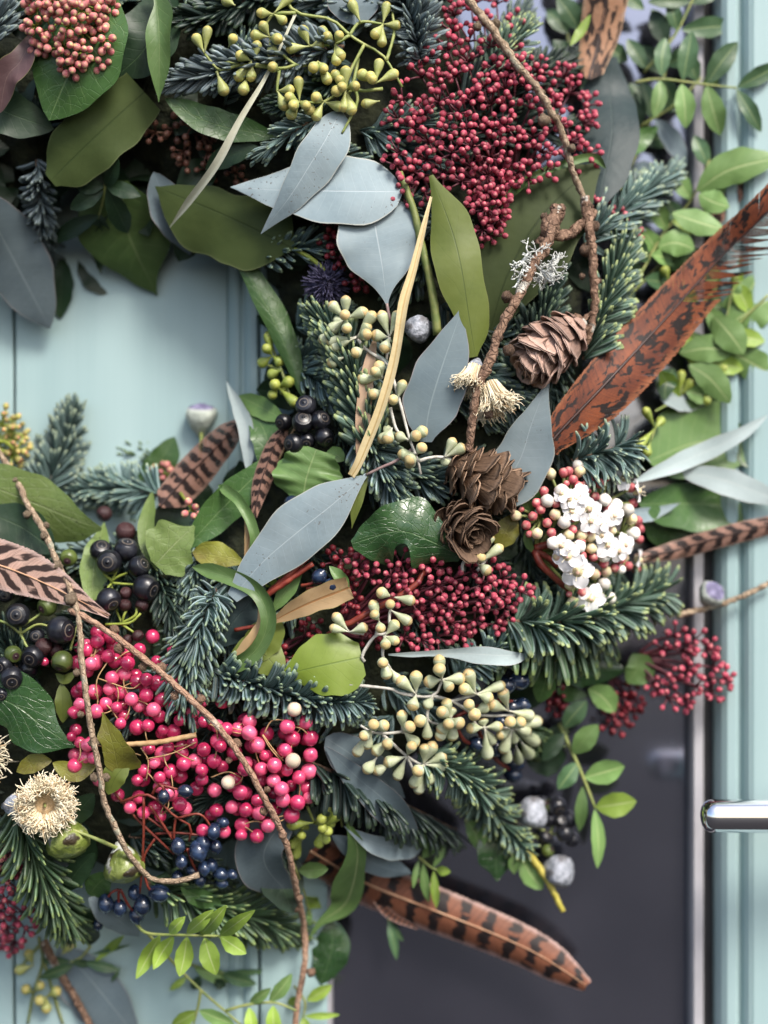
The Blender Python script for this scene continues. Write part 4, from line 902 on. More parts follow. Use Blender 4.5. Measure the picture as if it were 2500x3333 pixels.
leaf('dark glossy ivy leaf at the edge beside the pink berries', [(-60, 2250, .1), (60, 2300, .35), (150, 2370, .35), (243, 2430, .3)], (105, 105), 'ivy', ([.9, 1.1, 1, .9, .55, .2, .03], [.8, .75, .8, 1, .95, .55, .05]), cup=-.12, wav=.1, group='ivy leaves')
leaf('olive sliver between ivy leaf and pink berries', Z10((340, 585, .0), (340, 480, .1), (330, 370, .1)), (24, 30), 'olive', 'ell', group=GL)
leaf('small olive leaf under the green ivy berry', Z10((300, 320, .1), (350, 350, .2), (410, 310, .2)), (15, 16), 'olive', 'ell', group=GL)
leaf('yellowing torn leaf between twig and pink berries', Z10((640, 850, .6), (610, 700, .85), (555, 530, .85)), (50, 72), 'yell', ([.3, .7, .75, .7, .8, .35, .05], [1, 1.05, .9, .6, .45, .2, .05]), cup=.15, wav=.1, group=GL)
leaf('olive lower lobe of the yellowing leaf', Z10((700, 790, .5), (630, 870, .65), (585, 972, .65)), (34, 44), 'olive', 'ell', cup=.2, group=GL)
leaf('brown spotted leaf beside the cream tufted flower', Z10((520, 815, .2), (400, 840, .35), (285, 800, .3)), (36, 28), 'yell', 'ell', cup=.2, group=GL)
leaf('dark mottled leaf under the glossy ivy leaf', Z10((280, 790, .0), (190, 800, .1), (90, 850, .1)), (30, 30), 'yell', 'ell', group=GL)
leaf('dark lance leaf pointing up beneath the green pod', Z13((350, 610, -.2), (420, 500, -.1), (510, 405, -.1)), (36, 40), 'dark', 'ell', group=GL)
leaf('dark leaf left of the bright green pod stalk', Z13((350, 240, -.3), (430, 170, -.2), (510, 85, -.2)), (40, 40), 'dark', 'ell', group=GL)
leaf('dark leaf between the bright pod and the green needles', Z13((480, 630, -.2), (540, 560, .0), (600, 520, .0)), (40, 50), 'green', 'ell', group=GL)
leaf('shaded leaf next to the long green needles', Z13((480, 900, -.5), (450, 780, -.4), (390, 660, -.4)), (40, 50), 'dark', 'ell', group=GL)
leaf('small dark leaf above the bright leaflets', Z13((975, 585, .1), (1080, 640, .25), (1195, 680, .2)), (30, 34), 'green', 'ell', group=GL)
leaf('bright green leaf twisting down past the copper feather', [(1130, 2670, .0), (1165, 2780, .15), (1130, 2930, .15), (1045, 3000, .1), (1005, 3058, .0)], (48, 66), 'pistg', ([.1, .5, .55, .7, .8, .35, .05], [.1, .4, .75, 1, .8, .25, .05]), cup=.1, wav=.15, twist=.6, group=GL)
leaf('dark glossy leaf hanging at the edge of the glass', [(1080, 2990, -.5), (1080, 3090, -.4), (1045, 3205, -.4)], (60, 62), 'ivy', 'ell', cup=-.2, wav=.15, group='ivy leaves')
leaf('dark ivy leaf at the tip of the yellow tipped fir', [(1640, 2690, -.1), (1615, 2770, .0), (1618, 2868, .05)], (95, 78), 'ivy', ([.6, .95, 1, .85, .75, .35, .05], [.6, .75, .8, .8, .7, .3, .05]), cup=-.1, group='ivy leaves')
leaf('pale folded tip beside the dark ivy leaf', Z14((1450, 520, .1), (1440, 460, .2), (1443, 398, .2)), (14, 32), 'pistg', 'lance', group=GL)
leaf('light green leaf above the dark ivy leaf', Z14((1260, 390, -.05), (1240, 300, .0), (1190, 225, .0)), (26, 36), 'pistg', 'ell', group=GL)
leaf('green leaf beside the yellow shoot', Z14((1490, 430, -.5), (1540, 520, -.4), (1605, 600, -.4)), (34, 34), 'pistg', 'ell', group=GL)
leaf('glossy dark leaf under the large sweeping fir sprig', Z12((890, 300, -.5), (700, 300, -.3), (500, 270, -.3)), (58, 72), 'ivy', 'ell', wav=.2, cup=-.15, group='ivy leaves')
leaf('mid green leaf at the red stalk over the glass', Z12((900, 370, -.5), (950, 290, -.4), (930, 210, -.4)), (40, 60), 'mid', 'ell', group=GL)
leaf('bright pointed leaf under the glossy dark leaf', Z12((690, 400, -.5), (770, 450, -.4), (830, 530, -.4)), (42, 36), 'pistg', 'ell', group=GL)
leaf('hanging green leaf beside the navy berries over the glass', Z12((470, 290, -.4), (450, 380, -.3), (420, 475, -.3)), (38, 34), 'green', 'ell', group=GL)
leaf('dim green leaf behind the bright pointed leaf', Z12((520, 400, -.7), (600, 425, -.6), (690, 440, -.7)), (26, 30), 'green', 'ell', group=GL)
leaf('dim broad leaf under the frosted gum buds', Z12((350, 790, -1.2), (480, 780, -1.1), (570, 770, -1.2)), (60, 55), 'dark', 'ell', group=GL)
leaf('green leaf by the navy berry and the folded leaf', Z8((0, 840, -.3), (200, 780, -.3), (330, 690, -.3)), (26, 30), 'lime', 'lance', group=GL)
for lab, pts, w_, mt in (('blurred round olive leaf behind the pale eucalyptus blade', [(2110, 1500), (2270, 1440), (2490, 1420)], (140, 120), 'mid'),
        ('blurred dark leaf below the pale eucalyptus blades', [(2080, 1640), (2280, 1640), (2490, 1650)], (70, 90), 'green'),
        ('dim leaf above the narrow pinkish feather', [(2090, 1650), (2170, 1730), (2260, 1800)], (60, 60), 'green'),
        ('dim green leaf at the edge above the mint stile', [(2380, 1400), (2460, 1450), (2560, 1500)], (90, 80), 'green')):
    leaf(lab, pts, w_, mt, 'round', o=-.9, group=GL)
for lab, pts, w_, mt in (
        ('yellow green leaf with brown scars at the far edge', Z3((1275, 1030, -.2), (1450, 920, .0), (1720, 850, .0)), (62, 50), 'pistg'),
        ('small rounded leaf under the scarred yellow green leaf', Z3((1285, 1050, -.2), (1360, 1090, -.1), (1450, 1120, -.1)), (40, 36), 'pistg'),
        ('bright oval leaf above the russet feather', Z3((1140, 1150, -.2), (1280, 1200, -.1), (1425, 1245, -.1)), (42, 42), 'pistg'),
        ('oval leaf touching the needled fir sprig', Z6((1065, 170, -.3), (1160, 150, -.2), (1262, 185, -.2)), (44, 44), 'pistg'),
        ('oval light leaf below the frayed feather edge', Z6((1365, 545, -.1), (1450, 640, .0), (1530, 750, .0)), (50, 52), 'pistg'),
        ('horizontal light leaf under the frayed feather edge', Z6((1490, 740, -.3), (1330, 720, -.2), (1180, 745, -.2)), (46, 46), 'pistg'),
        ('light leaf pointing down over the round blurred leaves', Z6((1230, 810, -.3), (1340, 880, -.2), (1455, 1015, -.2)), (48, 42), 'pistg'),
        ('broad light leaf at the far edge below the feather tip', Z6((1430, 600, -.6), (1560, 520, -.5), (1720, 420, -.5)), (70, 66), 'pistg'),
        ('light leaf behind the frayed feather fringe', Z6((1400, 490, -.6), (1530, 440, -.5), (1630, 290, -.5)), (40, 42), 'pistg'),
        ('pointed light leaf running off the far edge', Z6((1450, 730, -.6), (1570, 800, -.5), (1720, 880, -.5)), (50, 52), 'pistg'),
        ('green leaf hanging beneath the russet feather', Z6((1150, 830, -.6), (1110, 900, -.5), (1100, 1000, -.5)), (36, 36), 'pistd'),
        ('dim leaf in the shade above the russet feather', Z6((1120, 290, -.8), (1210, 240, -.8), (1300, 180, -.8)), (28, 34), 'green'),
        ('large dim leaf behind the light oval leaves', Z6((1230, 870, -1.1), (1400, 900, -1.1), (1500, 840, -1.1)), (70, 60), 'green')):
    leaf(lab, pts, w_, mt, 'ell', group='light green box leaves', cup=-.08)
leaf('long straw coloured blade leaning across the fir and gum buds', [(1404, 640, .75), (1345, 880, .9), (1312, 1000, 1.0), (1282, 1182, 1.0), (1234, 1350, .9), (1174, 1500, .7), (1146, 1548, .6)], (15, 17), 'straw', ([.25, .6, .8, 1, 1, 1, .9, .8, .7], [.25, .6, .8, 1, .9, 1, 1.1, 1.2, .9]), name='dry_blade', cat='dry leaf', cup=.6, wav=.2, ny=36, group='dry blades')
leaf('flat pinkish dry blade behind the straw coloured one', [(1220, 1110, .3), (1197, 1225, .45), (1185, 1350, .5), (1174, 1500, .45)], (23, 27), 'pinkstraw', 'blade', name='dry_blade', cat='dry leaf', cup=.3, ny=30, group='dry blades')
leaf('thin pale blade hanging down toward the door', [(965, 40, .4), (872, 245, .6), (790, 385, .75), (700, 550, .75), (553, 740, .6)], (12, 14), 'pale', ([.35, .3, .35, .6, .8, 1, 1, .85, .1], [.35, .3, .35, .6, .8, 1, 1, .85, .1]), name='dry_blade', cat='dry leaf', cup=.4, ny=36, group='dry blades')
leaf('folded ochre blade behind the largest silver leaf', [(1200, 1480, .2), (1170, 1600, .3), (1145, 1720, .2)], (20, 26), 'olive', 'lance', name='dry_blade', cat='dry leaf', group='dry blades')

# ================================================================ crimson and pink flower heads (> stem, bud)
poly = [(1450, 0), (1620, -20), (1670, 20), (1690, 60), (1670, 120), (1690, 170), (1770, 200), (1850, 225), (1920, 270), (1935, 330), (1935, 440), (1930, 510), (1870, 525), (1780, 570), (1660, 590), (1655, 690), (1630, 760), (1590, 790), (1555, 740), (1530, 640), (1420, 590), (1330, 560), (1270, 500), (1255, 450), (1300, 395), (1250, 345), (1280, 290), (1360, 215), (1400, 150), (1450, 90)]
skimmia('big crimson flower head crossed by the knobbly larch twig', (1640, 640, -2.0), scatter(poly, 58, 4), 'skim', o=-.15, dome=.55, per=(6, 9), reach=46, seed=2, thick=6)
skimmia('crimson buds hanging in front of the rolled olive leaf', (1590, 560, -1), [(1560, 620), (1600, 640), (1640, 620), (1580, 690), (1630, 690), (1600, 740), (1570, 760), (1545, 660), (1650, 580), (1700, 560), (1610, 580)], 'skim', o=.1, per=(5, 8), reach=44, seed=25)
skimmia('loose crimson buds trailing beside the upright olive leaf', (1370, 560, -1), [(1330, 600), (1300, 645), (1285, 690), (1385, 640), (1345, 560), (1280, 535)], 'skim', o=.15, per=(3, 5), reach=40, seed=5)
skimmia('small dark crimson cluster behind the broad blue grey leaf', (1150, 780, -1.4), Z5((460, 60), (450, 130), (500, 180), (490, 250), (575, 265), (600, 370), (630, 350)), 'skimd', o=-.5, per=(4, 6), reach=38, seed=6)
skimmia('little crimson cluster between the two fir sprigs', (1960, 780, -1.4), Z3((790, 1110), (860, 1120), (800, 1170), (910, 1160), (930, 1210), (960, 1270), (720, 1080)), 'skim', o=-.35, per=(3, 5), reach=34, seed=7)
skimmia('pink and green flower head on the glossy leaf', (275, -120, -.2), scatter([(100, -30), (350, -30), (365, 60), (355, 165), (325, 215), (215, 215), (165, 180), (110, 140), (92, 40)], 44, 3), 'skimg', 'limestem', o=.75, r=12, reach=42, dome=.3, seed=8, cone=65)
skimmia('shaded brownish bud cluster above the big blurred olive leaf', (620, 400, -1.8), scatter([(470, 390), (560, 370), (700, 420), (720, 470), (660, 560), (760, 540), (800, 560), (700, 590), (600, 560), (560, 480), (470, 430)], 58, 3), 'skimb', 'skimb', o=-.75, r=11, reach=42, per=(4, 6), seed=9)
skimmia('few dim brown buds beside the rounded olive leaf', (430, 380, -1.8), [(420, 400), (400, 450), (370, 500), (350, 540), (450, 370)], 'skimb', 'skimb', o=-.8, r=10, per=(3, 5), seed=10)
poly = Z8((640, 640), (860, 690), (1100, 700), (1250, 740), (1380, 690), (1420, 760), (1500, 790), (1525, 900), (1490, 1000), (1400, 1050), (1330, 1090), (1150, 1130), (1050, 1190), (930, 1190), (860, 1130), (900, 1000), (880, 920), (800, 850), (700, 830), (600, 740))
skimmia('deep crimson flower head under the wavy dark ivy leaf', Z8((480, 1090, -1.2))[0], scatter(poly, 50, 8), 'skim', o=-.1, dome=.3, per=(6, 9), reach=42, seed=12, thick=7)
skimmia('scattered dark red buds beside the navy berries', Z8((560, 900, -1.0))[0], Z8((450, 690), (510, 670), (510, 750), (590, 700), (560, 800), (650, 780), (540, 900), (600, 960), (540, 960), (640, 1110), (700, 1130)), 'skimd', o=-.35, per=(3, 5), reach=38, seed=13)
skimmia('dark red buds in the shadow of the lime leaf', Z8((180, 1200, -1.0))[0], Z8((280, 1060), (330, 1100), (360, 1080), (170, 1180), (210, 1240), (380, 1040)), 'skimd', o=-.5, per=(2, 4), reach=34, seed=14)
poly = Z12((1090, 150), (1130, 90), (1210, 90), (1290, 120), (1340, 170), (1400, 210), (1470, 270), (1480, 330), (1440, 400), (1360, 460), (1240, 510), (1180, 470), (1060, 510), (1040, 440), (1010, 360), (1080, 330), (1120, 250), (1090, 220))
skimmia('blurred crimson flower head in front of the glass edge', (2060, 2140, -.6), scatter(poly, 52, 5), 'skim', o=.1, per=(4, 7), reach=40, seed=15, r=10, dome=.3)
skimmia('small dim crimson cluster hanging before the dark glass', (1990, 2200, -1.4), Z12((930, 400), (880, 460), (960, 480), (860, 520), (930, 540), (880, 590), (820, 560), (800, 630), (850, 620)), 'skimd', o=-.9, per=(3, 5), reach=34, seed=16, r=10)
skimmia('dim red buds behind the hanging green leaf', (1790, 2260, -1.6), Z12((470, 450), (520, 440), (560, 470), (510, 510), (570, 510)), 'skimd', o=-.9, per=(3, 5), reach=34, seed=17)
skimmia('crimson flower head at the lower picture edge below long needles', (-60, 2900, -1.0), scatter(Z13((-60, 420), (20, 440), (100, 470), (20, 640), (90, 700), (200, 730), (170, 850), (60, 950), (-60, 950)), 52, 4), 'skim', o=.1, per=(5, 7), reach=40, seed=18)
skimmia('rosy buds on thin stalks beside the long needles', (-60, 2780, -.8), Z13((10, 400), (60, 410), (110, 420), (50, 490), (100, 480), (20, 520)), 'skimg', o=.1, per=(2, 4), reach=36, seed=19)
skimmia('lime stalked flower head with red tips before the mint door', (-70, 1450, .0), [(20, 1345), (60, 1375), (75, 1420), (85, 1470), (70, 1500), (20, 1400), (30, 1460)], 'skiml', 'limestem', o=-.1, per=(6, 8), reach=60, seed=20, r=9.5, thick=9)
skimmia('tiny pink green buds behind the broad barred feather', (560, 1560, -.9), Z7((840, 215), (900, 215), (1040, 440)), 'skimg', 'limestem', o=-.4, per=(4, 5), reach=30, seed=21, r=11)

# ================================================================ eucalyptus bud sprays (> stem, bud)
cen = Z2((150, 75), (130, 200), (345, 250), (480, 235), (620, 120), (740, 130), (390, 330), (180, 380), (170, 490), (290, 550), (420, 550), (700, 450), (540, 480), (30, 330), (725, 545))
heads = Z2((85, 70), (200, 110), (50, 190), (60, 245), (170, 210), (95, 140), (310, 165), (412, 165), (440, 195), (395, 245), (242, 262), (505, 190), (145, 285), (575, 25), (760, 35), (815, 137), (700, 185), (735, 232), (145, 362), (30, 412), (365, 365), (420, 370), (490, 330), (482, 402), (440, 430), (540, 386), (508, 432), (490, 492), (520, 470), (285, 440), (240, 485), (235, 525), (205, 565), (245, 620), (325, 570), (380, 525), (258, 568), (345, 592), (380, 626), (500, 575), (530, 580), (720, 340), (798, 400), (683, 427), (590, 465), (648, 560), (628, 402), (672, 412), (570, 592), (240, -20), (510, 300))
heads += Z1((1060, 205), (1120, 165), (1258, 208), (1298, 300), (1208, 490), (1290, 415), (1355, 415), (1315, 485), (1225, 5), (1570, 260))
cen += Z1((1105, 290), (1235, 255), (1375, 325), (1170, 385), (1270, 30))
st = [Z2((180, -60), (270, 65), (460, 105), (560, 190), (640, 240), (745, 305), (845, 470)), Z2((270, 70), (150, 80), (80, 180)), Z2((560, 190), (620, 120), (740, 130)), Z2((560, 190), (480, 235), (345, 250), (260, 262)), Z2((760, 330), (800, 180), (790, 60)), Z2((640, 240), (560, 400), (525, 560), (516, 600)),
      Z2((270, 350), (180, 370), (-40, 345), (-120, 330)), Z2((330, 350), (270, 350), (170, 270)), Z2((180, 380), (170, 490), (200, 530)), Z1((1500, 355), (1300, 350), (1190, 380), (1105, 290)), Z1((1170, 385), (1200, 470)), Z2((740, 480), (640, 490), (540, 480), (420, 550), (290, 550)), Z2((590, 470), (600, 560), (520, 720))]
gumbuds('spray of lime green gum buds across the top fir sprigs', cen, heads, st, 'eb1', o=.55, stem='greenstem', r=18, ln=54, seed=4, sr=6)
cen = Z5((600, 660), (775, 660), (540, 560), (640, 720), (735, 945), (815, 1000), (790, 1150), (880, 1215), (925, 1290), (1070, 1310), (740, 880))
heads = Z5((470, 490), (540, 460), (535, 540), (500, 572), (470, 612), (545, 612), (630, 525), (680, 545), (737, 545), (820, 540), (650, 645), (705, 650), (753, 715), (425, 668), (462, 682), (482, 712), (595, 742), (468, 796), (655, 602), (720, 815), (698, 845), (630, 885), (690, 967), (845, 917), (796, 997), (765, 1160), (768, 1205), (832, 1197), (918, 1192), (955, 1168), (950, 1257), (1115, 1225), (1165, 1260), (850, 1292), (888, 1322))
heads += Z8((862, 142), (888, 175), (1080, 165), (740, 45))
st = [Z5((600, 660), (640, 720), (760, 800), (800, 900), (840, 1040), (885, 1210), (930, 1330), (945, 1400)), Z5((600, 660), (540, 690), (500, 770)), Z5((775, 660), (760, 780)), Z5((730, 940), (800, 1000)), Z5((780, 1040), (815, 1160), (880, 1220)), Z5((930, 1330), (1000, 1310), (1080, 1310), (1140, 1340))]
gumbuds('frosted gum buds on the fir left of the straw blade', cen, heads, st, 'eb2', o=.6, r=19, ln=56, seed=6)
cen = Z8((780, 970), (720, 1030), (560, 1090), (750, 1110), (740, 1220), (790, 900))
heads = Z8((733, 878), (780, 940), (690, 945), (695, 995), (728, 1070), (805, 1050), (872, 1030), (635, 1067), (478, 1070), (490, 1010), (890, 920), (755, 1157), (805, 1137), (740, 1257), (760, 1320), (820, 1345))
st = [Z8((640, 1250), (630, 1210), (700, 1110), (770, 1090), (780, 970), (830, 930)), Z8((640, 1100), (560, 1090)), Z8((720, 1040), (700, 1110)), Z8((750, 1110), (740, 1220), (770, 1300))]
gumbuds('row of dull gum buds over the deep crimson flower head', cen, heads, st, 'eb2', o=.5, r=18, ln=52, seed=7)
gumbuds('four green gum buds between closed cone and white flowers', Z8((1180, 720), (1250, 720)), Z8((1318, 582), (1245, 645), (1270, 686), (1365, 640), (1300, 757)), [Z8((1170, 760), (1180, 710), (1280, 610)), Z8((1250, 760), (1330, 660))], 'eb2', o=.4, r=18, ln=56, seed=8)
cen = Z11((920, 430), (1060, 350), (1010, 440), (980, 560), (850, 630), (870, 765), (1245, 430), (1420, 520), (1230, 530), (1440, 615), (790, 670), (960, 810), (680, 620), (1110, 560), (1290, 610))
heads = Z11((1045, 250), (1045, 295), (920, 335), (840, 360), (995, 363), (1098, 392), (1155, 347), (1205, 322), (1180, 402), (903, 492), (985, 483), (1060, 527), (1085, 480), (1110, 520), (1152, 587), (942, 575), (1060, 620), (1095, 592), (1050, 655), (1115, 652), (980, 650), (910, 690), (895, 712), (965, 722), (1005, 717), (930, 845), (993, 892), (910, 910), (935, 942), (1062, 768), (1062, 815), (820, 872), (660, 832), (715, 842), (770, 797), (603, 742), (640, 655), (690, 595), (745, 600), (765, 700), (705, 736), (655, 702), (843, 545), (885, 607), (1375, 385), (1390, 425), (1335, 490), (1290, 502), (1310, 450), (1205, 485), (1218, 615), (1283, 578), (1428, 580), (1485, 582), (1530, 545), (1570, 577), (1330, 680), (1380, 650), (1448, 672), (1512, 630), (1555, 680), (1305, 752), (1395, 722), (1410, 777), (1475, 782), (1530, 752), (1360, 605), (1235, 540))
st = [Z11((560, 380), (770, 400), (850, 430), (1010, 440), (1060, 350), (1045, 290)), Z11((850, 430), (920, 430)), Z11((1010, 440), (1120, 470), (1245, 540), (1420, 545), (1540, 540)), Z11((1110, 470), (1245, 430), (1380, 385)), Z11((1220, 530), (1260, 610), (1440, 615), (1540, 640)), Z11((1010, 440), (980, 560), (1060, 600)), Z11((980, 560), (850, 630), (700, 640), (620, 600)), Z11((740, 650), (870, 765), (960, 810), (1050, 780)), Z11((870, 765), (920, 880)), Z11((850, 640), (840, 560))]
gumbuds('largest spray of frosted gum buds beside the navy berries', cen, heads, st, 'eb2', o=.65, r=20, ln=58, seed=9)
gumbuds('small green gum buds under the pink berries', Z14((370, 240), (420, 265)), Z14((452, 165), (410, 222), (487, 205), (460, 242), (415, 270), (442, 287), (395, 352), (432, 332), (250, 250)), [Z14((330, 150), (370, 240)), Z14((370, 240), (420, 265))], 'eb3', o=.15, r=18, ln=52, stem='greenstem', seed=10)
gumbuds('dim green gum buds behind the small bright ones', Z14((300, 280)), Z14((270, 410), (320, 260), (300, 310), (250, 360)), [Z14((280, 200), (300, 280), (290, 400))], 'eb3', o=-.5, r=17, ln=52, stem='greenstem', seed=11)
gumbuds('blurred yellow green gum buds in front of the door moulding', Z4((1520, 840), (1470, 760), (1500, 930)), Z4((1450, 655), (1440, 722), (1415, 800), (1470, 860), (1485, 915), (1530, 945), (1470, 972), (1590, 1010), (1510, 790), (1560, 900)), [Z4((1570, 1000), (1520, 840), (1440, 640)), Z4((1520, 840), (1420, 800))], 'eb3', o=-.5, r=18, ln=50, stem='greenstem', seed=12)
gumbuds('drooping gum buds in the lower corner before the mint door', Z13((180, 1010), (180, 1160), (250, 1180), (330, 960)), Z13((155, 950), (370, 905), (105, 1035), (140, 1140), (218, 1120), (215, 1200), (250, 1240), (305, 1150)), [Z13((210, 860), (230, 1000), (180, 1160), (150, 1327)), Z13((240, 1000), (300, 1200), (340, 1327)), Z13((215, 900), (110, 1020))], 'eb1', o=-.6, r=17, ln=48, stem='greenstem', seed=13)
gumbuds('few gum buds hanging behind the light green box leaves', Z6((1180, 980), (1360, 900), (1050, 1150)), Z6((1420, 830), (1328, 1005), (1240, 905), (1080, 1112), (1190, 862), (1005, 1282), (970, 1240), (1000, 1060), (1480, 340), (1100, 300)), [Z6((1250, 900), (1180, 980), (1050, 1060)), Z6((1360, 900), (1420, 840))], 'eb3', o=-.5, r=16, ln=46, stem='greenstem', seed=14)

# ================================================================ larch twigs and cones
twig('long larch twig running down across the big crimson head', [(1490, -40, 1.0), (1590, 80, 1.1), (1675, 200, 1.15), (1741, 277, 1.15), (1790, 356, 1.1), (1831, 434, .9), (1858, 540, .6), (1884, 610, .4), (1904, 650, .4)], 14, 10, 'bark', Z3((185, 130, 17), (88, 142, 16), (290, 345, 15), (450, 650, 20), (525, 640, 15), (598, 800, 15), (440, 500, 11)), o=1, seed=1)
twig('rough lichen spotted twig standing over the open cone', [(1812, 676, .75), (1783, 790, .95), (1741, 857, 1.0), (1700, 940, 1.0), (1668, 1000, 1.0), (1627, 1075, 1.0), (1600, 1160, 1.0), (1570, 1230, 1.0), (1545, 1310, .95), (1524, 1470, .7)], 18, 13, 'barkd', Z6((250, 440, 19), (260, 730, 20), (85, 940, 15), (150, 1075, 15), (205, 660, 15), (370, 300, 14)), o=.9, seed=2)
twig('straight dark twig holding the pink brown cone', [(1905, 640, .5), (1920, 760, .6), (1930, 850, .6), (1936, 980, .55), (1922, 1075, .4), (1905, 1120, .2)], 17, 11, 'barkd', Z6((670, 190, 20), (745, 355, 10), (655, 330, 10), (720, 60, 22)), o=.5, seed=3)
twig('gnarled dark knuckle of twig below the rolled olive leaf', Z3((440, 1320, .5), (470, 1210, .75), (540, 1130, .8)) + Z6((500, 100, .6), (560, 110, .45), (640, 60, .4), (720, -20, .45)), 20, 15, 'barkd', Z3((530, 1130, 16), (450, 1170, 14), (690, 1110, 17)), o=.6, seed=4, rough=.6)
twig('larch twig hanging from the edge past ivy berries to a blunt end', [(-15, 1455, .9), (54, 1563, 1.0), (90, 1641, 1.05), (145, 1731, 1.05), (187, 1834, 1.0), (217, 1890, 1.0), (250, 1985, 1.0), (260, 2050, 1.05), (264, 2130, 1.1), (277, 2241, 1.15), (301, 2392, 1.2), (325, 2512, 1.2), (338, 2603, 1.2), (374, 2693, 1.15), (416, 2774, 1.1), (458, 2828, 1.05), (500, 2862, 1.0), (573, 2868, .95), (648, 2848, .9)], 10, 8.5, 'bark', [(52, 1562, 15), (88, 1675, 13), (150, 1710, 13), (145, 1745, 13), (188, 1842, 16), (232, 1950, 20), (250, 2190, 11), (262, 2325, 13), (280, 2240, 11), (305, 2415, 14), (308, 2530, 17), (345, 2530, 12), (300, 2360, 8)], o=1.1, n=110, seed=5)
twig('arching straw coloured twig crossing the pink berries', [(225, 1985, .9), (275, 2008, 1.05), (374, 2072, 1.2), (470, 2145, 1.3), (543, 2205, 1.3), (621, 2277, 1.35), (693, 2344, 1.4), (754, 2422, 1.4), (814, 2512, 1.35), (862, 2603, 1.25), (904, 2681, 1.1), (940, 2774, .9), (964, 2895, .7), (989, 3015, .55), (992, 3136, .5), (970, 3256, .5), (957, 3380, .5)], 10, 11, 'pinkbark', [(372, 2050, 16), (388, 2110, 17), (465, 2170, 17), (525, 2172, 16), (568, 2265, 16), (655, 2275, 17), (768, 2420, 16), (745, 2475, 13), (870, 2570, 13), (858, 2640, 14), (962, 2955, 18), (975, 2925, 14), (1012, 3165, 14), (920, 2720, 12)], o=1.1, n=110, seed=6, rough=.3)
twig('thin grey twig running off past the chrome handle stile', [(2205, 2003, -.2), (2340, 1968, -.1), (2430, 1935, .0), (2520, 1890, .0)], 10, 8, 'bark', o=0, seed=7)
twig('yellow shoot sticking out over the dark glass', [(1690, 2735, -.4), (1760, 2832, -.2), (1800, 2900, -.1), (1834, 2968, .0)], 14, 9, 'yellowbark', o=-.2, seed=8, rough=.15, name='yellow_shoot', n=24)
twig('dark curved stem hanging in the lower corner', Z13((235, 880, -.5), (300, 1010, -.4), (390, 1160, -.4), (490, 1340, -.4)), 15, 11, 'barkd', o=-.4, seed=9, name='dark_stem', rough=.15)
for lab, q in (('tan stalk with leaf scars crossing the pink berries', Z10((660, 705, .6), (850, 690, .75), (1060, 650, .7))), ('rusty stem passing under the deep crimson head', Z8((440, 1110, -.1), (620, 1010, .1), (900, 850, .2), (960, 760, .0))), ('rusty red stem above the hooked leaf', Z7((1380, 930, .1), (1500, 850, .3), (1690, 720, .3))), ('second rusty stem above the hooked leaf', Z7((1430, 900, .15), (1560, 780, .3), (1660, 690, .2)))):
    twig(lab, q, 9 if 'tan' in lab else 11, 9, 'wire' if 'tan' in lab else 'redstem', o=.3, rough=.12, n=24, name='stem', cat='stem', group='bare stems')
twig('yellow green stalk between straw blade and upright olive leaf', [(1300, 560, .0), (1345, 680, .05), (1372, 800, .1), (1405, 940, .1), (1425, 1090, .0)], 11, 15, 'greenstem', o=.05, rough=.1, n=24, name='stem', cat='stem', group='bare stems')
pinecone('pink brown larch cone tilted on the straight twig', (1893, 1050, .25), (1672, 1215, .35), 108, 84, 'conea', op=(66, 26), o=.3, size=.58, seed=1, stalk=[(1893, 1050, .25), (1915, 1028, .35), (1930, 1020, .5)])
pinecone('open brown larch cone under the lichen spotted twig', (1462, 1510, .15), (1690, 1610, .55), 114, 84, 'coneb', op=(86, 32), o=.4, size=.78, wf=.72, mins=.5, seed=2)
pinecone('small dark cone seen nearly end on below the open one', (1455, 1680, -.5), (1535, 1735, .8), 98, 76, 'conec', op=(80, 20), o=.2, size=.76, wf=.72, mins=.5, seed=3)

# ================================================================ feathers
feather('russet pheasant feather with black blotches and a frayed edge', [(1770, 1500, .1), (1795, 1437, .2), (1970, 1250, .35), (2133, 1074, .8), (2344, 840, 1.6), (2490, 700, 2.2), (2640, 540, 2.6)], 84, 98, 'russet', o=.4, prof=([.45, .85, 1, 1, .95, .85, .8, .75, .65], [.4, .95, 1.08, 1.05, .98, .95, .95, .8, .6]), n=330, ragged=((1, .55, .98, .6),), cup=-.1, sweep=1.0, qr=6, seed=2)
feather('tan feather with dark blotches at the top edge', [(1915, 260, -.3), (1950, 120, .0), (1980, -40, .1), (2000, -160, .1)], 72, 72, 'tanblotch', o=0, prof=([.6, .9, 1, 1, 1],) * 2, n=150, cup=-.15, qr=4, seed=3)
feather('broad barred feather leaning in front of the door', [(520, 1650, -.5), (600, 1560, -.4), (690, 1470, -.35), (785, 1372, -.3)], 52, 58, 'brown', o=-.4, prof=([.8, 1, 1, .8, .25], [1.1, 1.15, .95, .7, .2]), n=150, cup=-.2, qr=4, seed=4)
feather('slim barred feather standing beside the black berries', [(825, 1690, -.2), (850, 1570, -.1), (890, 1460, -.1), (930, 1390, -.1)], 30, 34, 'brown', o=-.1, prof=([.3, .9, 1, .9, .3],) * 2, n=120, cup=-.3, qr=3, seed=5)
feather('pink barred feather pointing in from the picture edge', [(-120, 1800, .7), (60, 1862, .85), (200, 1925, .9), (354, 2005, .8)], 84, 72, 'pink', o=.8, prof=([1, 1, .85, .6, .3, .08], [1, 1, .8, .55, .3, .1]), n=190, cup=.05, qr=4, quill='quillp', seed=6, sweep=1.1)
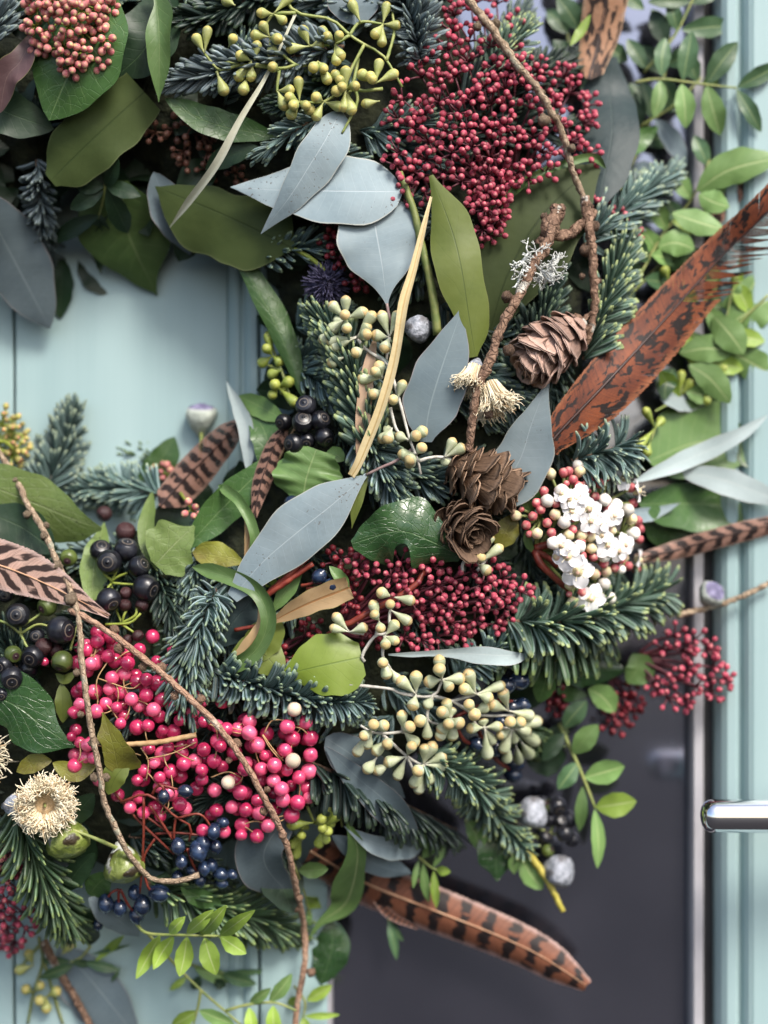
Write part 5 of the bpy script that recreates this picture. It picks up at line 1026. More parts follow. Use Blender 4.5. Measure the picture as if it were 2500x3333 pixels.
feather('copper tail feather with black bars across the dark glass', [(1010, 2770, -.7), (1186, 2872, -.5), (1400, 2958, -.4), (1584, 3030, -.3), (1730, 3095, -.2), (1830, 3155, -.1), (1908, 3208, -.1)], 72, 80, 'tail', o=-.4, prof=([.75, .95, 1, 1, .95, .9, .75, .3],) * 2, n=300, cup=-.42, qr=5, quill='quillp', seed=7, sweep=.7)
feather('narrow brown feather pointing off over the mint stile', [(2060, 1820, -.2), (2200, 1790, -.1), (2340, 1750, .0), (2540, 1700, .0)], 32, 34, 'brown', o=0, prof=([.4, .9, 1, 1, .8],) * 2, n=150, cup=-.3, qr=4, seed=8)
feather('faded narrow feather behind the yellow green scarred leaf', [(2300, 760, -.8), (2400, 620, -.7), (2540, 440, -.7)], 28, 28, 'brown', o=-.7, prof=([.5, 1, 1, .9, .6],) * 2, n=120, cup=-.2, qr=3, seed=9)
feather('downy thin feather strand under the copper tail feather', [(1190, 2870, -.9), (1260, 2970, -.8), (1355, 3020, -.8)], 16, 14, 'tail', o=-.8, prof=([.5, 1, .8, .3],) * 2, n=70, qr=3, seed=10)

# ================================================================ leafy pistacia sprigs (> stem, leaflet)
sprig('green pinnate sprig stretched out over the mint stile', [Z3((940, 445, -.6), (1080, 428, -.4), (1330, 458, -.3), (1490, 475, -.3))], Zs(1500, 0, [((1085, 412), (1105, 205), 92, 'pistd'), ((1200, 432), (1248, 168), 104, 'pistd'), ((1330, 450), (1495, 228), 118, 'pistd'), ((1492, 472), (1720, 350), 92, 'pistd'), ((1078, 435), (1042, 632), 88, 'pistg'), ((1193, 452), (1215, 692), 108, 'pistg'), ((1328, 460), (1402, 732), 120, 'pistg'), ((1490, 482), (1622, 712), 84, 'pistd')]), 'pistd', o=-.3)
sprig('upper green sprig in front of the bright glass', [Z3((990, 390, -.9), (1150, 200, -.8), (1250, 0, -.8), (1270, -60, -.8))], Zs(1500, 0, [((1195, 162), (1466, 138), 112), ((1168, 165), (1130, 0), 84, 'pistd'), ((1110, 245), (1030, 60), 104, 'dark'), ((1245, 20), (1400, -60), 90), ((1000, 370), (900, 210), 90, 'pistd'), ((990, 50), (850, -40), 80), ((1240, 10), (1010, 10), 80)]), 'pistd', o=-.8)
sprig('dim leaflets hanging behind the long green pinnate sprig', [Z3((930, 700, -1.4), (1040, 640, -1.3), (1160, 560, -1.3), (1300, 420, -1.3))], Zs(1500, 0, [((1040, 640), (980, 440), 100), ((1050, 640), (1220, 900), 110, 'eucd'), ((1150, 565), (1090, 420), 90), ((950, 700), (940, 500), 95, 'dark'), ((1280, 440), (1220, 290), 90), ((1300, 450), (1460, 400), 80, 'pistg'), ((900, 330), (780, 250), 100, 'pistd'), ((620, 320), (520, 220), 80, 'pistd')]), 'pistd', o=-1.3)
sprig('shaded dark sprig hanging over the pale kite shaped leaf', [Z1((575, 900, -.4), (560, 1060, -.2), (530, 1180, -.2))], Zs(0, 0, [((570, 1010), (640, 860), 88), ((575, 1000), (760, 1060), 90), ((560, 1030), (380, 1130), 95), ((575, 1020), (690, 1260), 120), ((540, 1160), (270, 1310), 100), ((530, 1170), (545, 1480), 92), ((545, 1160), (610, 1430), 80), ((560, 1010), (400, 1000), 90)]), 'dark', o=-.2)
sprig('bright yellow green pinnate sprig in front of the bottom fir', [Z13((735, 785, .6), (800, 838, 1.4), (1000, 848, 2.6), (1190, 852, 2.9))],
      [(r[0] + (r[4],), r[1] + (r[4] + r[5],), r[2]) for r in [q[:3] + (0,) + o_ for q, o_ in zip(Zs(0, 2533, [((915, 838), (1000, 748), 62), ((1010, 838), (1152, 712), 74), ((1085, 845), (1222, 688), 82), ((1188, 848), (1376, 714), 72), ((862, 852), (735, 1084), 88), ((936, 854), (828, 1032), 86), ((1010, 858), (970, 1072), 98), ((1104, 862), (1168, 1062), 112), ((1190, 855), (1330, 948), 84)]), [(2.3, -.1), (2.5, .0), (2.7, .0), (2.9, .1), (2.1, .6), (2.4, .5), (2.6, .5), (2.8, .4), (2.9, .3)])]], 'pist', o=2.4, sr=6)
sprig('lower yellow green leaflets cut by the bottom edge', [Z13((800, 840, 1.3), (940, 1000, 1.0), (1080, 1140, .9), (1220, 1262, .8), (1310, 1340, .8)), Z13((1085, 1145, .9), (1070, 1230, .9), (1045, 1330, .9)), Z13((1220, 1255, .8), (1330, 1225, .9), (1480, 1212, .9), (1600, 1255, .9))],
      Zs(0, 2533, [((1350, 1215), (1462, 1134), 62, 'pistg'), ((1455, 1208), (1576, 1056), 80, 'pistg'), ((1345, 1238), (1362, 1400), 72), ((1475, 1228), (1492, 1400), 84), ((1070, 1256), (925, 1340), 78), ((1075, 1254), (1265, 1330), 84, 'pistg')]), 'pist', o=.9, sr=6)
sprig('green leaflets in front of the door under the bright sprig', [Z13((1000, 1000, -.5), (1120, 1030, -.4), (1210, 1055, -.4))], Zs(0, 2533, [((1050, 1025), (1252, 1092), 78, 'pistg'), ((1200, 1052), (1480, 1040), 36), ((1200, 1060), (1384, 1112), 72), ((1080, 1070), (1040, 1140), 60, 'dark'), ((1150, 1100), (1220, 1120), 58, 'dark'), ((1010, 1070), (915, 1145), 40, 'pist')]), 'pistd', o=-.4)
sprig('dusky leaflets beside the lower mint door boards', [Z13((490, 905, -.5), (440, 965, -.4), (380, 995, -.4))], Zs(0, 2533, [((378, 990), (218, 982), 52), ((395, 1008), (215, 1080), 66), ((385, 992), (500, 1008), 46), ((450, 992), (650, 1036), 52), ((510, 992), (668, 852), 46, 'pist'), ((500, 950), (700, 900), 24), ((650, 1020), (600, 1100), 22)]), 'pistd', o=-.4)
sprig('yellow green leaflets beside the arching twig at the bottom', [Z14((260, 1120, -.1), (320, 1210, .0), (300, 1327, .0))], Zs(800, 2533, [((330, 1200), (466, 1118), 74), ((318, 1286), (505, 1278), 40), ((300, 1190), (225, 1215), 50), ((310, 1290), (330, 1400), 60)]), 'pist', o=.0)
sprig('thin shoot with small leaves between the pink berry twig and curled leaf', [Z14((250, 440, -.6), (310, 600, -.3), (350, 750, -.3)), Z14((440, 0, -.8), (500, 140, -.6), (520, 260, -.6))], Zs(800, 2533, [((285, 500), (445, 490), 92, 'mid'), ((330, 640), (410, 700), 76, 'pist'), ((340, 700), (350, 800), 34)]), 'pistg', o=-.3)
sprig('small bright sprig in front of the copper tail feather', [Z14((935, 425, .0), (1000, 480, .1), (1035, 495, .1))], Zs(800, 2533, [((955, 432), (1076, 278), 72), ((1012, 480), (1076, 350), 40), ((1030, 495), (1106, 505), 52, 'pist'), ((1015, 500), (1030, 700), 46, 'pist'), ((958, 460), (988, 668), 50), ((935, 445), (905, 592), 34), ((915, 380), (996, 285), 46)]), 'pistg', o=.1)
sprig('faint dark sprig behind the copper tail feather', [Z14((700, 590, -1.2), (760, 720, -1.2), (790, 860, -1.2))], Zs(800, 2533, [((720, 600), (800, 700), 50), ((770, 760), (815, 980), 50), ((780, 780), (850, 880), 36), ((740, 700), (800, 720), 30)]), 'pistd', o=-1.2)
sprig('hanging sprig of rounded light leaflets over the dark glass', [Z12((530, 590, -.4), (640, 830, -.1), (725, 1045, .0))], Zs(1500, 2000, [((610, 752), (742, 595), 112, 'mid'), ((668, 880), (884, 820), 134, 'pistg'), ((728, 1042), (948, 1008), 134, 'pist'), ((722, 1050), (738, 1370), 76, 'pistg'), ((658, 930), (640, 1170), 66, 'mid'), ((630, 800), (525, 945), 100, 'pistd'), ((556, 610), (680, 465), 104, 'pistd'), ((560, 640), (440, 790), 90, 'dark')]), 'pistg', o=-.1, sr=7)

sprig('crowded light green shoot behind the frayed feather fringe', [(2150, 1180, -1.3), (2260, 1020, -1.0), (2400, 860, -.9), (2520, 700, -.9)],
      [((2200, 1110), (2120, 1020), 62), ((2210, 1100), (2320, 1130), 66), ((2270, 1010), (2190, 900), 66, 'pist'), ((2290, 990), (2410, 1010), 66), ((2340, 930), (2270, 820), 62), ((2360, 910), (2480, 930), 62, 'pist'), ((2420, 840), (2350, 720), 62), ((2440, 820), (2540, 830), 60), ((2480, 760), (2430, 640), 60, 'pist')], 'pistg', o=-1.0, name='box_sprig', group='light green box shoots', sr=6)
sprig('yellow green shoot filling the far edge under the russet feather tip', [(2180, 1330, -.7), (2290, 1200, -.5), (2400, 1060, -.4), (2500, 960, -.4)],
      [((2210, 1300), (2150, 1210), 60), ((2230, 1270), (2330, 1300), 60, 'pistg'), ((2290, 1200), (2230, 1090), 64), ((2310, 1180), (2420, 1200), 62), ((2360, 1110), (2300, 1000), 62, 'pistg'), ((2380, 1090), (2490, 1110), 62), ((2440, 1020), (2390, 920), 60), ((2470, 990), (2540, 1020), 60, 'pistg')], 'pist', o=-.5, name='box_sprig', group='light green box shoots', sr=6)
sprig('light shoot rising beside the grey glazing strip above the feather', [(2080, 900, -1.0), (2160, 760, -.8), (2250, 650, -.7), (2310, 520, -.7)],
      [((2110, 850), (2040, 770), 60, 'pistd'), ((2120, 830), (2230, 850), 62), ((2170, 750), (2110, 650), 60), ((2190, 720), (2300, 740), 60, 'pist'), ((2250, 650), (2190, 550), 60), ((2270, 620), (2380, 600), 58), ((2305, 540), (2260, 440), 56, 'pistd')], 'pistg', o=-.8, name='box_sprig', group='light green box shoots', sr=6)
sprig('dim leafy shoot in the shade above the russet feather base', [(2050, 960, -1.6), (2150, 860, -1.4), (2260, 740, -1.3), (2330, 600, -1.3)],
      [((2090, 920), (2010, 830), 66), ((2100, 910), (2210, 930), 66), ((2160, 850), (2090, 740), 64, 'pistg'), ((2180, 830), (2290, 830), 64, 'pistg'), ((2240, 760), (2170, 650), 62), ((2270, 720), (2370, 700), 60, 'pistg'), ((2310, 640), (2250, 540), 60)], 'pistd', o=-1.4, name='box_sprig', group='light green box shoots', sr=6)
sprig('blurred grey green shoot against the bright upper glass', [(2010, 640, -1.9), (2080, 480, -1.7), (2150, 300, -1.6), (2180, 120, -1.6)],
      [((2040, 570), (1980, 470), 72), ((2050, 560), (2160, 560), 70, 'eucd'), ((2080, 480), (2010, 370), 70), ((2090, 460), (2200, 440), 68), ((2120, 370), (2050, 270), 66, 'pistd'), ((2130, 350), (2240, 320), 66), ((2160, 240), (2080, 150), 64), ((2170, 210), (2260, 170), 62), ((2180, 120), (2120, 30), 60)], 'pistd', o=-1.7, name='box_sprig', group='light green box shoots', sr=6)
sprig('leafy shoot pressed to the top edge beside the blotched feather', [(1880, 260, -1.7), (1850, 130, -1.5), (1830, -40, -1.4)],
      [((1870, 200), (1800, 130), 62), ((1868, 190), (1950, 150), 60, 'pistd'), ((1850, 110), (1780, 30), 60, 'pistd'), ((1845, 90), (1900, 10), 60), ((1835, 0), (1780, -70), 60), ((1890, 290), (1960, 260), 60, 'pistd')], 'dark', o=-1.5, name='box_sprig', group='light green box shoots', sr=6)
# ================================================================ berries
BALL = ball(20, 14)
def dented(s):                        # a berry with a soft dent and slightly uneven sides
    g = ball(20, 14); rr = random.Random(s); ds = [(Vector((rr.gauss(0, 1), rr.gauss(0, 1), rr.gauss(0, 1))).normalized(), rr.uniform(.1, .26), rr.uniform(.25, .6)) for _ in range(3)]
    for i, p in enumerate(g.v):
        n = p.normalized(); f = 1 + .035 * mnoise.noise(n * 1.6 + Vector((s, 0, 0)))
        for d, h, w_ in ds[:s % 4]: f -= h * math.exp(-((n - d).length / w_) ** 2)
        g.v[i] = p * f
    return g
PB = [dented(s) for s in (4, 8, 1, 5, 9, 2, 3)]
pk = Z10((525, 95, 40), (525, 145, 41), (530, 195, 36), (465, 170, 38), (465, 192, 36), (600, 120, 40), (415, 260, 42), (510, 257, 45), (488, 265, 40), (585, 225, 40), (620, 250, 40), (690, 262, 38), (670, 325, 37), (605, 342, 36), (690, 200, 38), (752, 190, 36), (740, 362, 40), (790, 352, 40), (848, 372, 44), (905, 275, 40), (930, 352, 40), (590, 402, 36), (655, 422, 34), (500, 412, 36), (440, 390, 32), (710, 457, 40), (790, 437, 43), (872, 460, 40), (660, 492, 34), (752, 490, 40), (570, 482, 38), (520, 522, 38), (630, 502, 30), (830, 513, 40), (945, 500, 40), (668, 546, 36), (650, 588, 32), (740, 610, 40), (860, 550, 38), (972, 570, 38), (936, 632, 40), (880, 625, 34), (800, 600, 36), (1040, 432, 36), (1040, 525, 41), (1100, 580, 36), (1172, 602, 38), (1222, 622, 38), (430, 482, 36), (398, 530, 34), (430, 690, 34), (472, 706, 38), (500, 776, 34), (462, 775, 36), (405, 815, 42), (385, 660, 28), (1325, 575, 45), (1344, 640, 46), (1390, 706, 44), (1282, 620, 40), (1178, 682, 46), (1190, 712, 36), (1100, 730, 38), (1040, 692, 36), (982, 747, 36), (1050, 790, 38), (992, 806, 38), (1156, 792, 44), (1090, 840, 39), (922, 846, 39), (880, 752, 45), (835, 802, 36), (910, 716, 34), (810, 725, 30), (742, 895, 36), (780, 842, 36), (862, 880, 36), (860, 932, 34), (1090, 890, 34), (1160, 952, 40), (1250, 930, 34), (1298, 962, 40), (1340, 800, 38), (1320, 835, 36), (1410, 830, 36), (1482, 815, 42), (1545, 842, 34), (1478, 900, 42), (1520, 942, 38), (1530, 992, 43), (1608, 1012, 38), (1574, 1080, 46), (1485, 1052, 40), (1440, 1130, 38), (1388, 1196, 44), (1308, 1136, 42), (1302, 1192, 36), (1326, 1055, 38), (1252, 1040, 38), (1168, 1058, 40), (1094, 1166, 38), (1210, 1172, 36), (910, 960, 36), (970, 1026, 40), (925, 972, 36), (702, 1042, 38), (776, 1070, 38), (866, 1090, 36), (1400, 1072, 38), (1390, 1002, 36), (1580, 672, 43), (1552, 606, 40), (1540, 732, 38), (240, 256, 26))
pk += Z11((320, 585, 46), (350, 667, 42), (350, 757, 42), (340, 847, 42), (328, 935, 43), (288, 880, 38), (280, 1017, 40), (340, 990, 36), (222, 840, 34), (155, 815, 42), (150, 900, 40), (200, 942, 42), (200, 1002, 44), (248, 1085, 44), (150, 1060, 32), (120, 1142, 38), (60, 1197, 44), (226, 610, 38), (256, 668, 42), (205, 732, 36), (20, 577, 40), (28, 642, 42), (60, 706, 44), (82, 835, 42), (2, 802, 38), (100, 760, 30))
crp = lambda q: (q[0], q[1], q[2] * K)
pk = [crp(q) for q in pk]
rng = random.Random(4); ring = [(263, 2100), (560, 2060), (780, 2330), (980, 2340), (1020, 2420), (1000, 2560), (950, 2650), (860, 2720), (640, 2650), (420, 2620), (240, 2480), (230, 2300)]
deep = [(p[0], p[1], rng.uniform(21, 26), -.28) for p in scatter(ring, 56, 9)]
sts = []
for i in range(46):
    a = rng.choice(pk); b = min((q for q in pk if 60 < math.hypot(q[0] - a[0], q[1] - a[1])), key=lambda q: math.hypot(q[0] - a[0], q[1] - a[1]) + rng.uniform(0, 60))
    sts.append([(a[0], a[1], .25), ((a[0] + b[0]) / 2 + rng.uniform(-14, 14), (a[1] + b[1]) / 2 + rng.uniform(-14, 14), rng.uniform(.35, .55)), (b[0], b[1], .3)])
sts += [Z10((440, 700, .3), (620, 720, .4), (760, 760, .4)), Z10((790, 780, .5), (930, 750, .6), (1060, 690, .5)), Z10((530, 460, .4), (525, 350, .5), (610, 215, .5)), Z10((530, 345, .5), (700, 400, .5), (760, 370, .5)), Z10((760, 720, .4), (800, 790, .5), (790, 900, .4)), Z11((90, 650, .5), (130, 720, .5), (190, 790, .5)), Z11((100, 640, .5), (140, 575, .5), (210, 570, .6)), Z10((1420, 650, .5), (1470, 720, .5), (1530, 790, .5)), Z11((190, 780, .5), (240, 730, .6), (250, 690, .5)), Z10((1140, 880, .6), (1230, 850, .7), (1300, 880, .6))]
berries('big cluster of glossy pink berries under the arching twig', [q + (.2,) for q in pk] + deep, PB, 'pink', sts, o=.2, name='pink_berry_cluster', stem='wire', sr=2.4,
        extra=[(BALL, 'whiteberry', [crp(q) + (.75,) for q in Z11((262, 512, 40), (255, 790, 42)) + Z10((1232, 907, 38))], 'dry_berry')], seed=6, face=lambda q, r: (r.uniform(-1, 1), r.uniform(-1, 1), r.uniform(-.2, 1.2)))

IB = lathe([(.02, -1), (.35, -.94), (.66, -.75), (.88, -.48), (.99, -.1), (.98, .22), (.88, .48), (.76, .64), (.72, .70), (.69, .69), (.64, .715), (.45, .76), (.22, .80), (.12, .80), (.09, .88), (.02, .9)], 20)
def ib(rows): return [crp(q) + tuple(q[3:]) for q in rows]
berries('matt black ivy berries with ring scars above the pink berries', ib(Z7((590, 712, 68, .55, (.0, .0, 1)), (545, 652, 58, .3, (.2, -.6, .6)), (682, 645, 64, .3, (.2, -.8, .4)), (750, 737, 66, .4, (.7, -.4, .5)), (788, 850, 68, .35, (.8, .3, .4)), (588, 915, 62, .4, (.6, .6, .6)))), IB, 'ivyb',
        [Z7((600, 810, .0), (560, 770, .1), (575, 730, .2)), Z7((600, 815, .0), (640, 790, .1), (690, 770, .2)), Z7((605, 825, .0), (660, 830, .1), (740, 835, .1)), Z7((600, 830, .0), (580, 860, .1), (585, 900, .2)), Z7((600, 820, .0), (630, 760, .1), (640, 700, .0)), Z7((660, 1040, -.1), (670, 1000, .1), (690, 960, .1)), Z7((660, 1040, .0), (730, 1000, .1), (740, 940, .1)), Z7((600, 820, -.1), (620, 940, -.2), (660, 1050, -.1)), Z7((570, 1050, .0), (700, 1040, .1), (760, 990, .1)), Z7((660, 1050, .0), (720, 1090, .1))],
        o=.3, stem='limestem', sr=5, relaxed=False, group='ivy berry clusters', name='ivy_berry_cluster', extra=[(IB, 'ivybr', ib(Z7((680, 880, 34, .1), (676, 945, 34, .15), (766, 945, 36, .1), (562, 452, 44, -.4), (678, 550, 55, -.3), (540, 940, 30, .2))) + ib(Z10((745, 115, 32, .2), (690, 135, 28, .1))), 'young_berry')])
berries('black and green ivy berries at the picture edge', ib(Z7((97, 1000, 66, .55, (.05, -.1, 1)), (328, 1080, 74, .5, (.9, .0, .5)), (178, 1222, 60, .4, (-.2, .3, .9)), (20, 1270, 52, .35, (-.4, .2, .8)), (150, 1290, 52, -.1, (0, 1, .5)), (30, 890, 40, -.3, (0, 0, 1)), (200, 1110, 44, -.3, (0, 0, 1)))) + ib(Z10((65, 342, 64, .4, (.2, .4, .8)), (8, 430, 40, .3, (.2, .4, .8)))), IB, 'ivyb',
        [Z7((110, 1100, .0), (110, 1060, .1), (100, 1020, .2)), Z7((110, 1100, .0), (200, 1050, .1), (270, 1060, .2)), Z7((110, 1100, .0), (140, 1160, .1), (170, 1200, .1)), Z7((0, 1030, .1), (50, 1050, .1), (110, 1100, .0)), Z7((130, 1050, .1), (200, 1005, .1), (250, 960, .1)), Z7((380, 1190, .1), (400, 1110, .2), (420, 1050, .1))],
        o=.3, stem='greenstem', sr=5, relaxed=False, group='ivy berry clusters', name='ivy_berry_cluster', extra=[(IB, 'ivybg', ib(Z7((255, 952, 54, .3, (-.5, .3, .6)), (336, 1250, 60, .5, (-.2, .8, .5)), (70, 1210, 48, .3, (.5, .2, .6)), (370, 690, 48, -.2, (0, .3, .6)))), 'green_berry'), (IB, 'ivybr', ib(Z7((235, 1170, 48, .3), (300, 1190, 40, .0))), 'young_berry')])
berries('black ivy berries between the dark lance leaf and fir', ib(Z5((325, 1030, 58, .2, (-.2, -.3, .8)), (308, 1120, 58, .3, (.1, -.5, .8)), (402, 1110, 54, .15, (.5, -.3, .6)), (205, 1118, 52, .0, (-.5, .2, .7)), (425, 1200, 50, .1, (.5, .6, .5)), (262, 1235, 54, .2, (-.7, .1, .8)), (330, 1220, 48, .0, (0, .5, .8)))), IB, 'ivyb', [Z5((180, 1320, -.1), (260, 1160, .0), (330, 1080, .0)), Z5((260, 1160, .0), (400, 1150, .0))], o=.0, stem='wire', sr=4, relaxed=False, group='ivy berry clusters', name='ivy_berry_cluster')
berries('dim black ivy berries low over the dark glass', ib(Z15((520, 150, 48, -.4), (590, 220, 44, -.4), (480, 220, 46, -.5), (560, 300, 50, -.4), (460, 320, 44, -.5), (600, 330, 44, -.5), (440, 140, 40, -.7), (540, 235, 36, -.2))), IB, 'ivyb', [Z15((380, 300, -.6), (460, 340, -.5), (500, 250, -.5)), Z15((350, 230, -.6), (440, 280, -.5), (530, 310, -.5))], o=-.5, stem='greenstem', sr=5, group='ivy berry clusters', name='ivy_berry_cluster', extra=[(IB, 'ivybg', ib(Z15((470, 390, 36, -.4), (480, 150, 36, -.4))), 'green_berry')])
VB = lathe([(.05, -1.22), (.42, -1.08), (.74, -.75), (.94, -.35), (1, .05), (.94, .45), (.74, .82), (.44, 1.08), (.2, 1.16), (.16, 1.26), (.05, 1.28)], 16, 0, lambda q, h: 1 - .05 * (abs(math.cos(q)) > .96))
def vb(rows): return [crp(q) + ((q[3] if len(q) > 3 else None), (q[4] if len(q) > 4 else None)) for q in rows]
berries('navy berries on red stalks below the pink berries', vb(Z13((1000, 70, 40, .7, (1, .1, .3)), (884, 98, 38, .7, (0, 1, .3)), (962, 366, 44, .6, (.1, 1, .4)), (1070, 392, 46, .6, (.4, 1, .4)), (1155, 286, 38, .65, (0, 1, .5)), (1098, 352, 42, .4, (.5, 1, .3)), (1166, 370, 36, .45, (.3, 1, .4)), (1202, 240, 34, .4, (1, 0, .3)), (980, 450, 38, .5, (.1, 1, .3)), (1102, 486, 36, .45, (.2, 1, .5)), (1142, 468, 34, .3, (.3, 1, .5)), (958, 535, 34, .4, (.0, 1, .3)), (1190, 520, 42, .3, (1, .2, .3)), (1252, 520, 30, .2, (.6, .3, .5)), (1195, 566, 34, .3, (1, .2, .4)), (1080, 548, 34, .3, (.2, 1, .3)), (1040, 500, 32, .2), (860, 622, 52, .65, (1, .1, .3)), (770, 686, 46, .65, (.1, 1, .3)), (736, 740, 40, .5, (.3, 1, .3)), (646, 700, 42, .55, (.2, 1, .3)), (570, 675, 42, .55, (.1, 1, .3)), (725, 615, 34, .3, (0, 1, .4)), (530, 790, 28, .0, (0, 1, .3)))), VB, 'vib',
        [Z13((640, 110, .1), (780, 200, .3), (930, 310, .35), (1000, 400, .3)), Z13((610, 70, .0), (760, 240, .2), (940, 410, .3)), Z13((650, 130, .3), (800, 90, .5), (950, 210, .6), (1030, 260, .5), (1020, 340, .5)), Z13((775, 90, .4), (775, 300, .55), (765, 500, .5), (755, 620, .6)), Z13((810, 150, .4), (880, 250, .45), (930, 330, .5)), Z13((950, 210, .5), (940, 280, .5), (940, 330, .5)), Z13((960, 215, .6), (1080, 195, .65), (1150, 280, .6)), Z13((860, 30, .6), (880, 50, .7), (884, 80, .7)), Z13((820, 90, .4), (860, 40, .6), (960, 60, .65)), Z13((780, 520, .4), (800, 590, .6), (830, 615, .6)), Z13((840, 300, .2), (960, 295, .3), (1100, 310, .3)), Z13((840, 320, .2), (780, 420, .3), (780, 520, .4)), Z13((640, 600, .4), (600, 620, .45), (575, 660, .5)), Z13((640, 600, .4), (640, 650, .5), (645, 690, .5)), Z13((650, 600, .4), (690, 680, .5), (720, 720, .5)), Z13((1010, 380, .4), (1040, 460, .35), (1080, 540, .3))],
        o=.3, stem='redstem', sr=5, relaxed=False, group='navy berry clusters', name='viburnum_berry_cluster', seed=8)
berries('two navy berries above the folded tan leaf', vb(Z8((395, 792, 40, .4, (.6, -.7, .4)), (460, 838, 38, .35, (.9, -.3, .4)))), VB, 'vib', [Z8((300, 840, .1), (350, 830, .3), (380, 810, .3)), Z8((330, 855, .1), (400, 850, .3), (440, 845, .3))], o=.3, stem='redstem', sr=6, relaxed=False, group='navy berry clusters', name='viburnum_berry_cluster')
berries('single navy berry over the largest silver leaf', vb(Z8((248, 392, 40, .35, (.8, -.3, .4)))), VB, 'vib', [Z8((160, 500, .1), (190, 460, .2), (230, 420, .3))], o=.2, stem='redstem', sr=9, relaxed=False, group='navy berry clusters', name='viburnum_berry_cluster')
berries('navy berries hidden behind the largest frosted gum bud spray', vb(Z11((1400, 385, 50, .0, (1, -.2, .3)), (1475, 358, 50, .0, (1, -.1, .3)), (1430, 502, 46, -.1, (1, -.2, .3)), (1490, 490, 46, -.05, (1, .1, .3)), (1375, 580, 40, -.2), (1245, 700, 46, .15, (.6, .2, .8)), (1450, 805, 44, -.2, (1, .2, .2)), (1440, 865, 46, -.2, (1, .2, .3)), (1330, 420, 40, -.2), (1350, 720, 40, -.3), (1400, 640, 40, -.3))), VB, 'vib', [Z11((1120, 560, -.1), (1200, 520, -.1), (1340, 470, -.1), (1440, 470, .0)), Z11((1140, 620, .0), (1180, 680, .1), (1220, 700, .1)), Z11((1200, 520, -.2), (1330, 760, -.2), (1430, 840, -.2))], o=.0, stem='redstem', sr=8, relaxed=False, group='navy berry clusters', name='viburnum_berry_cluster')

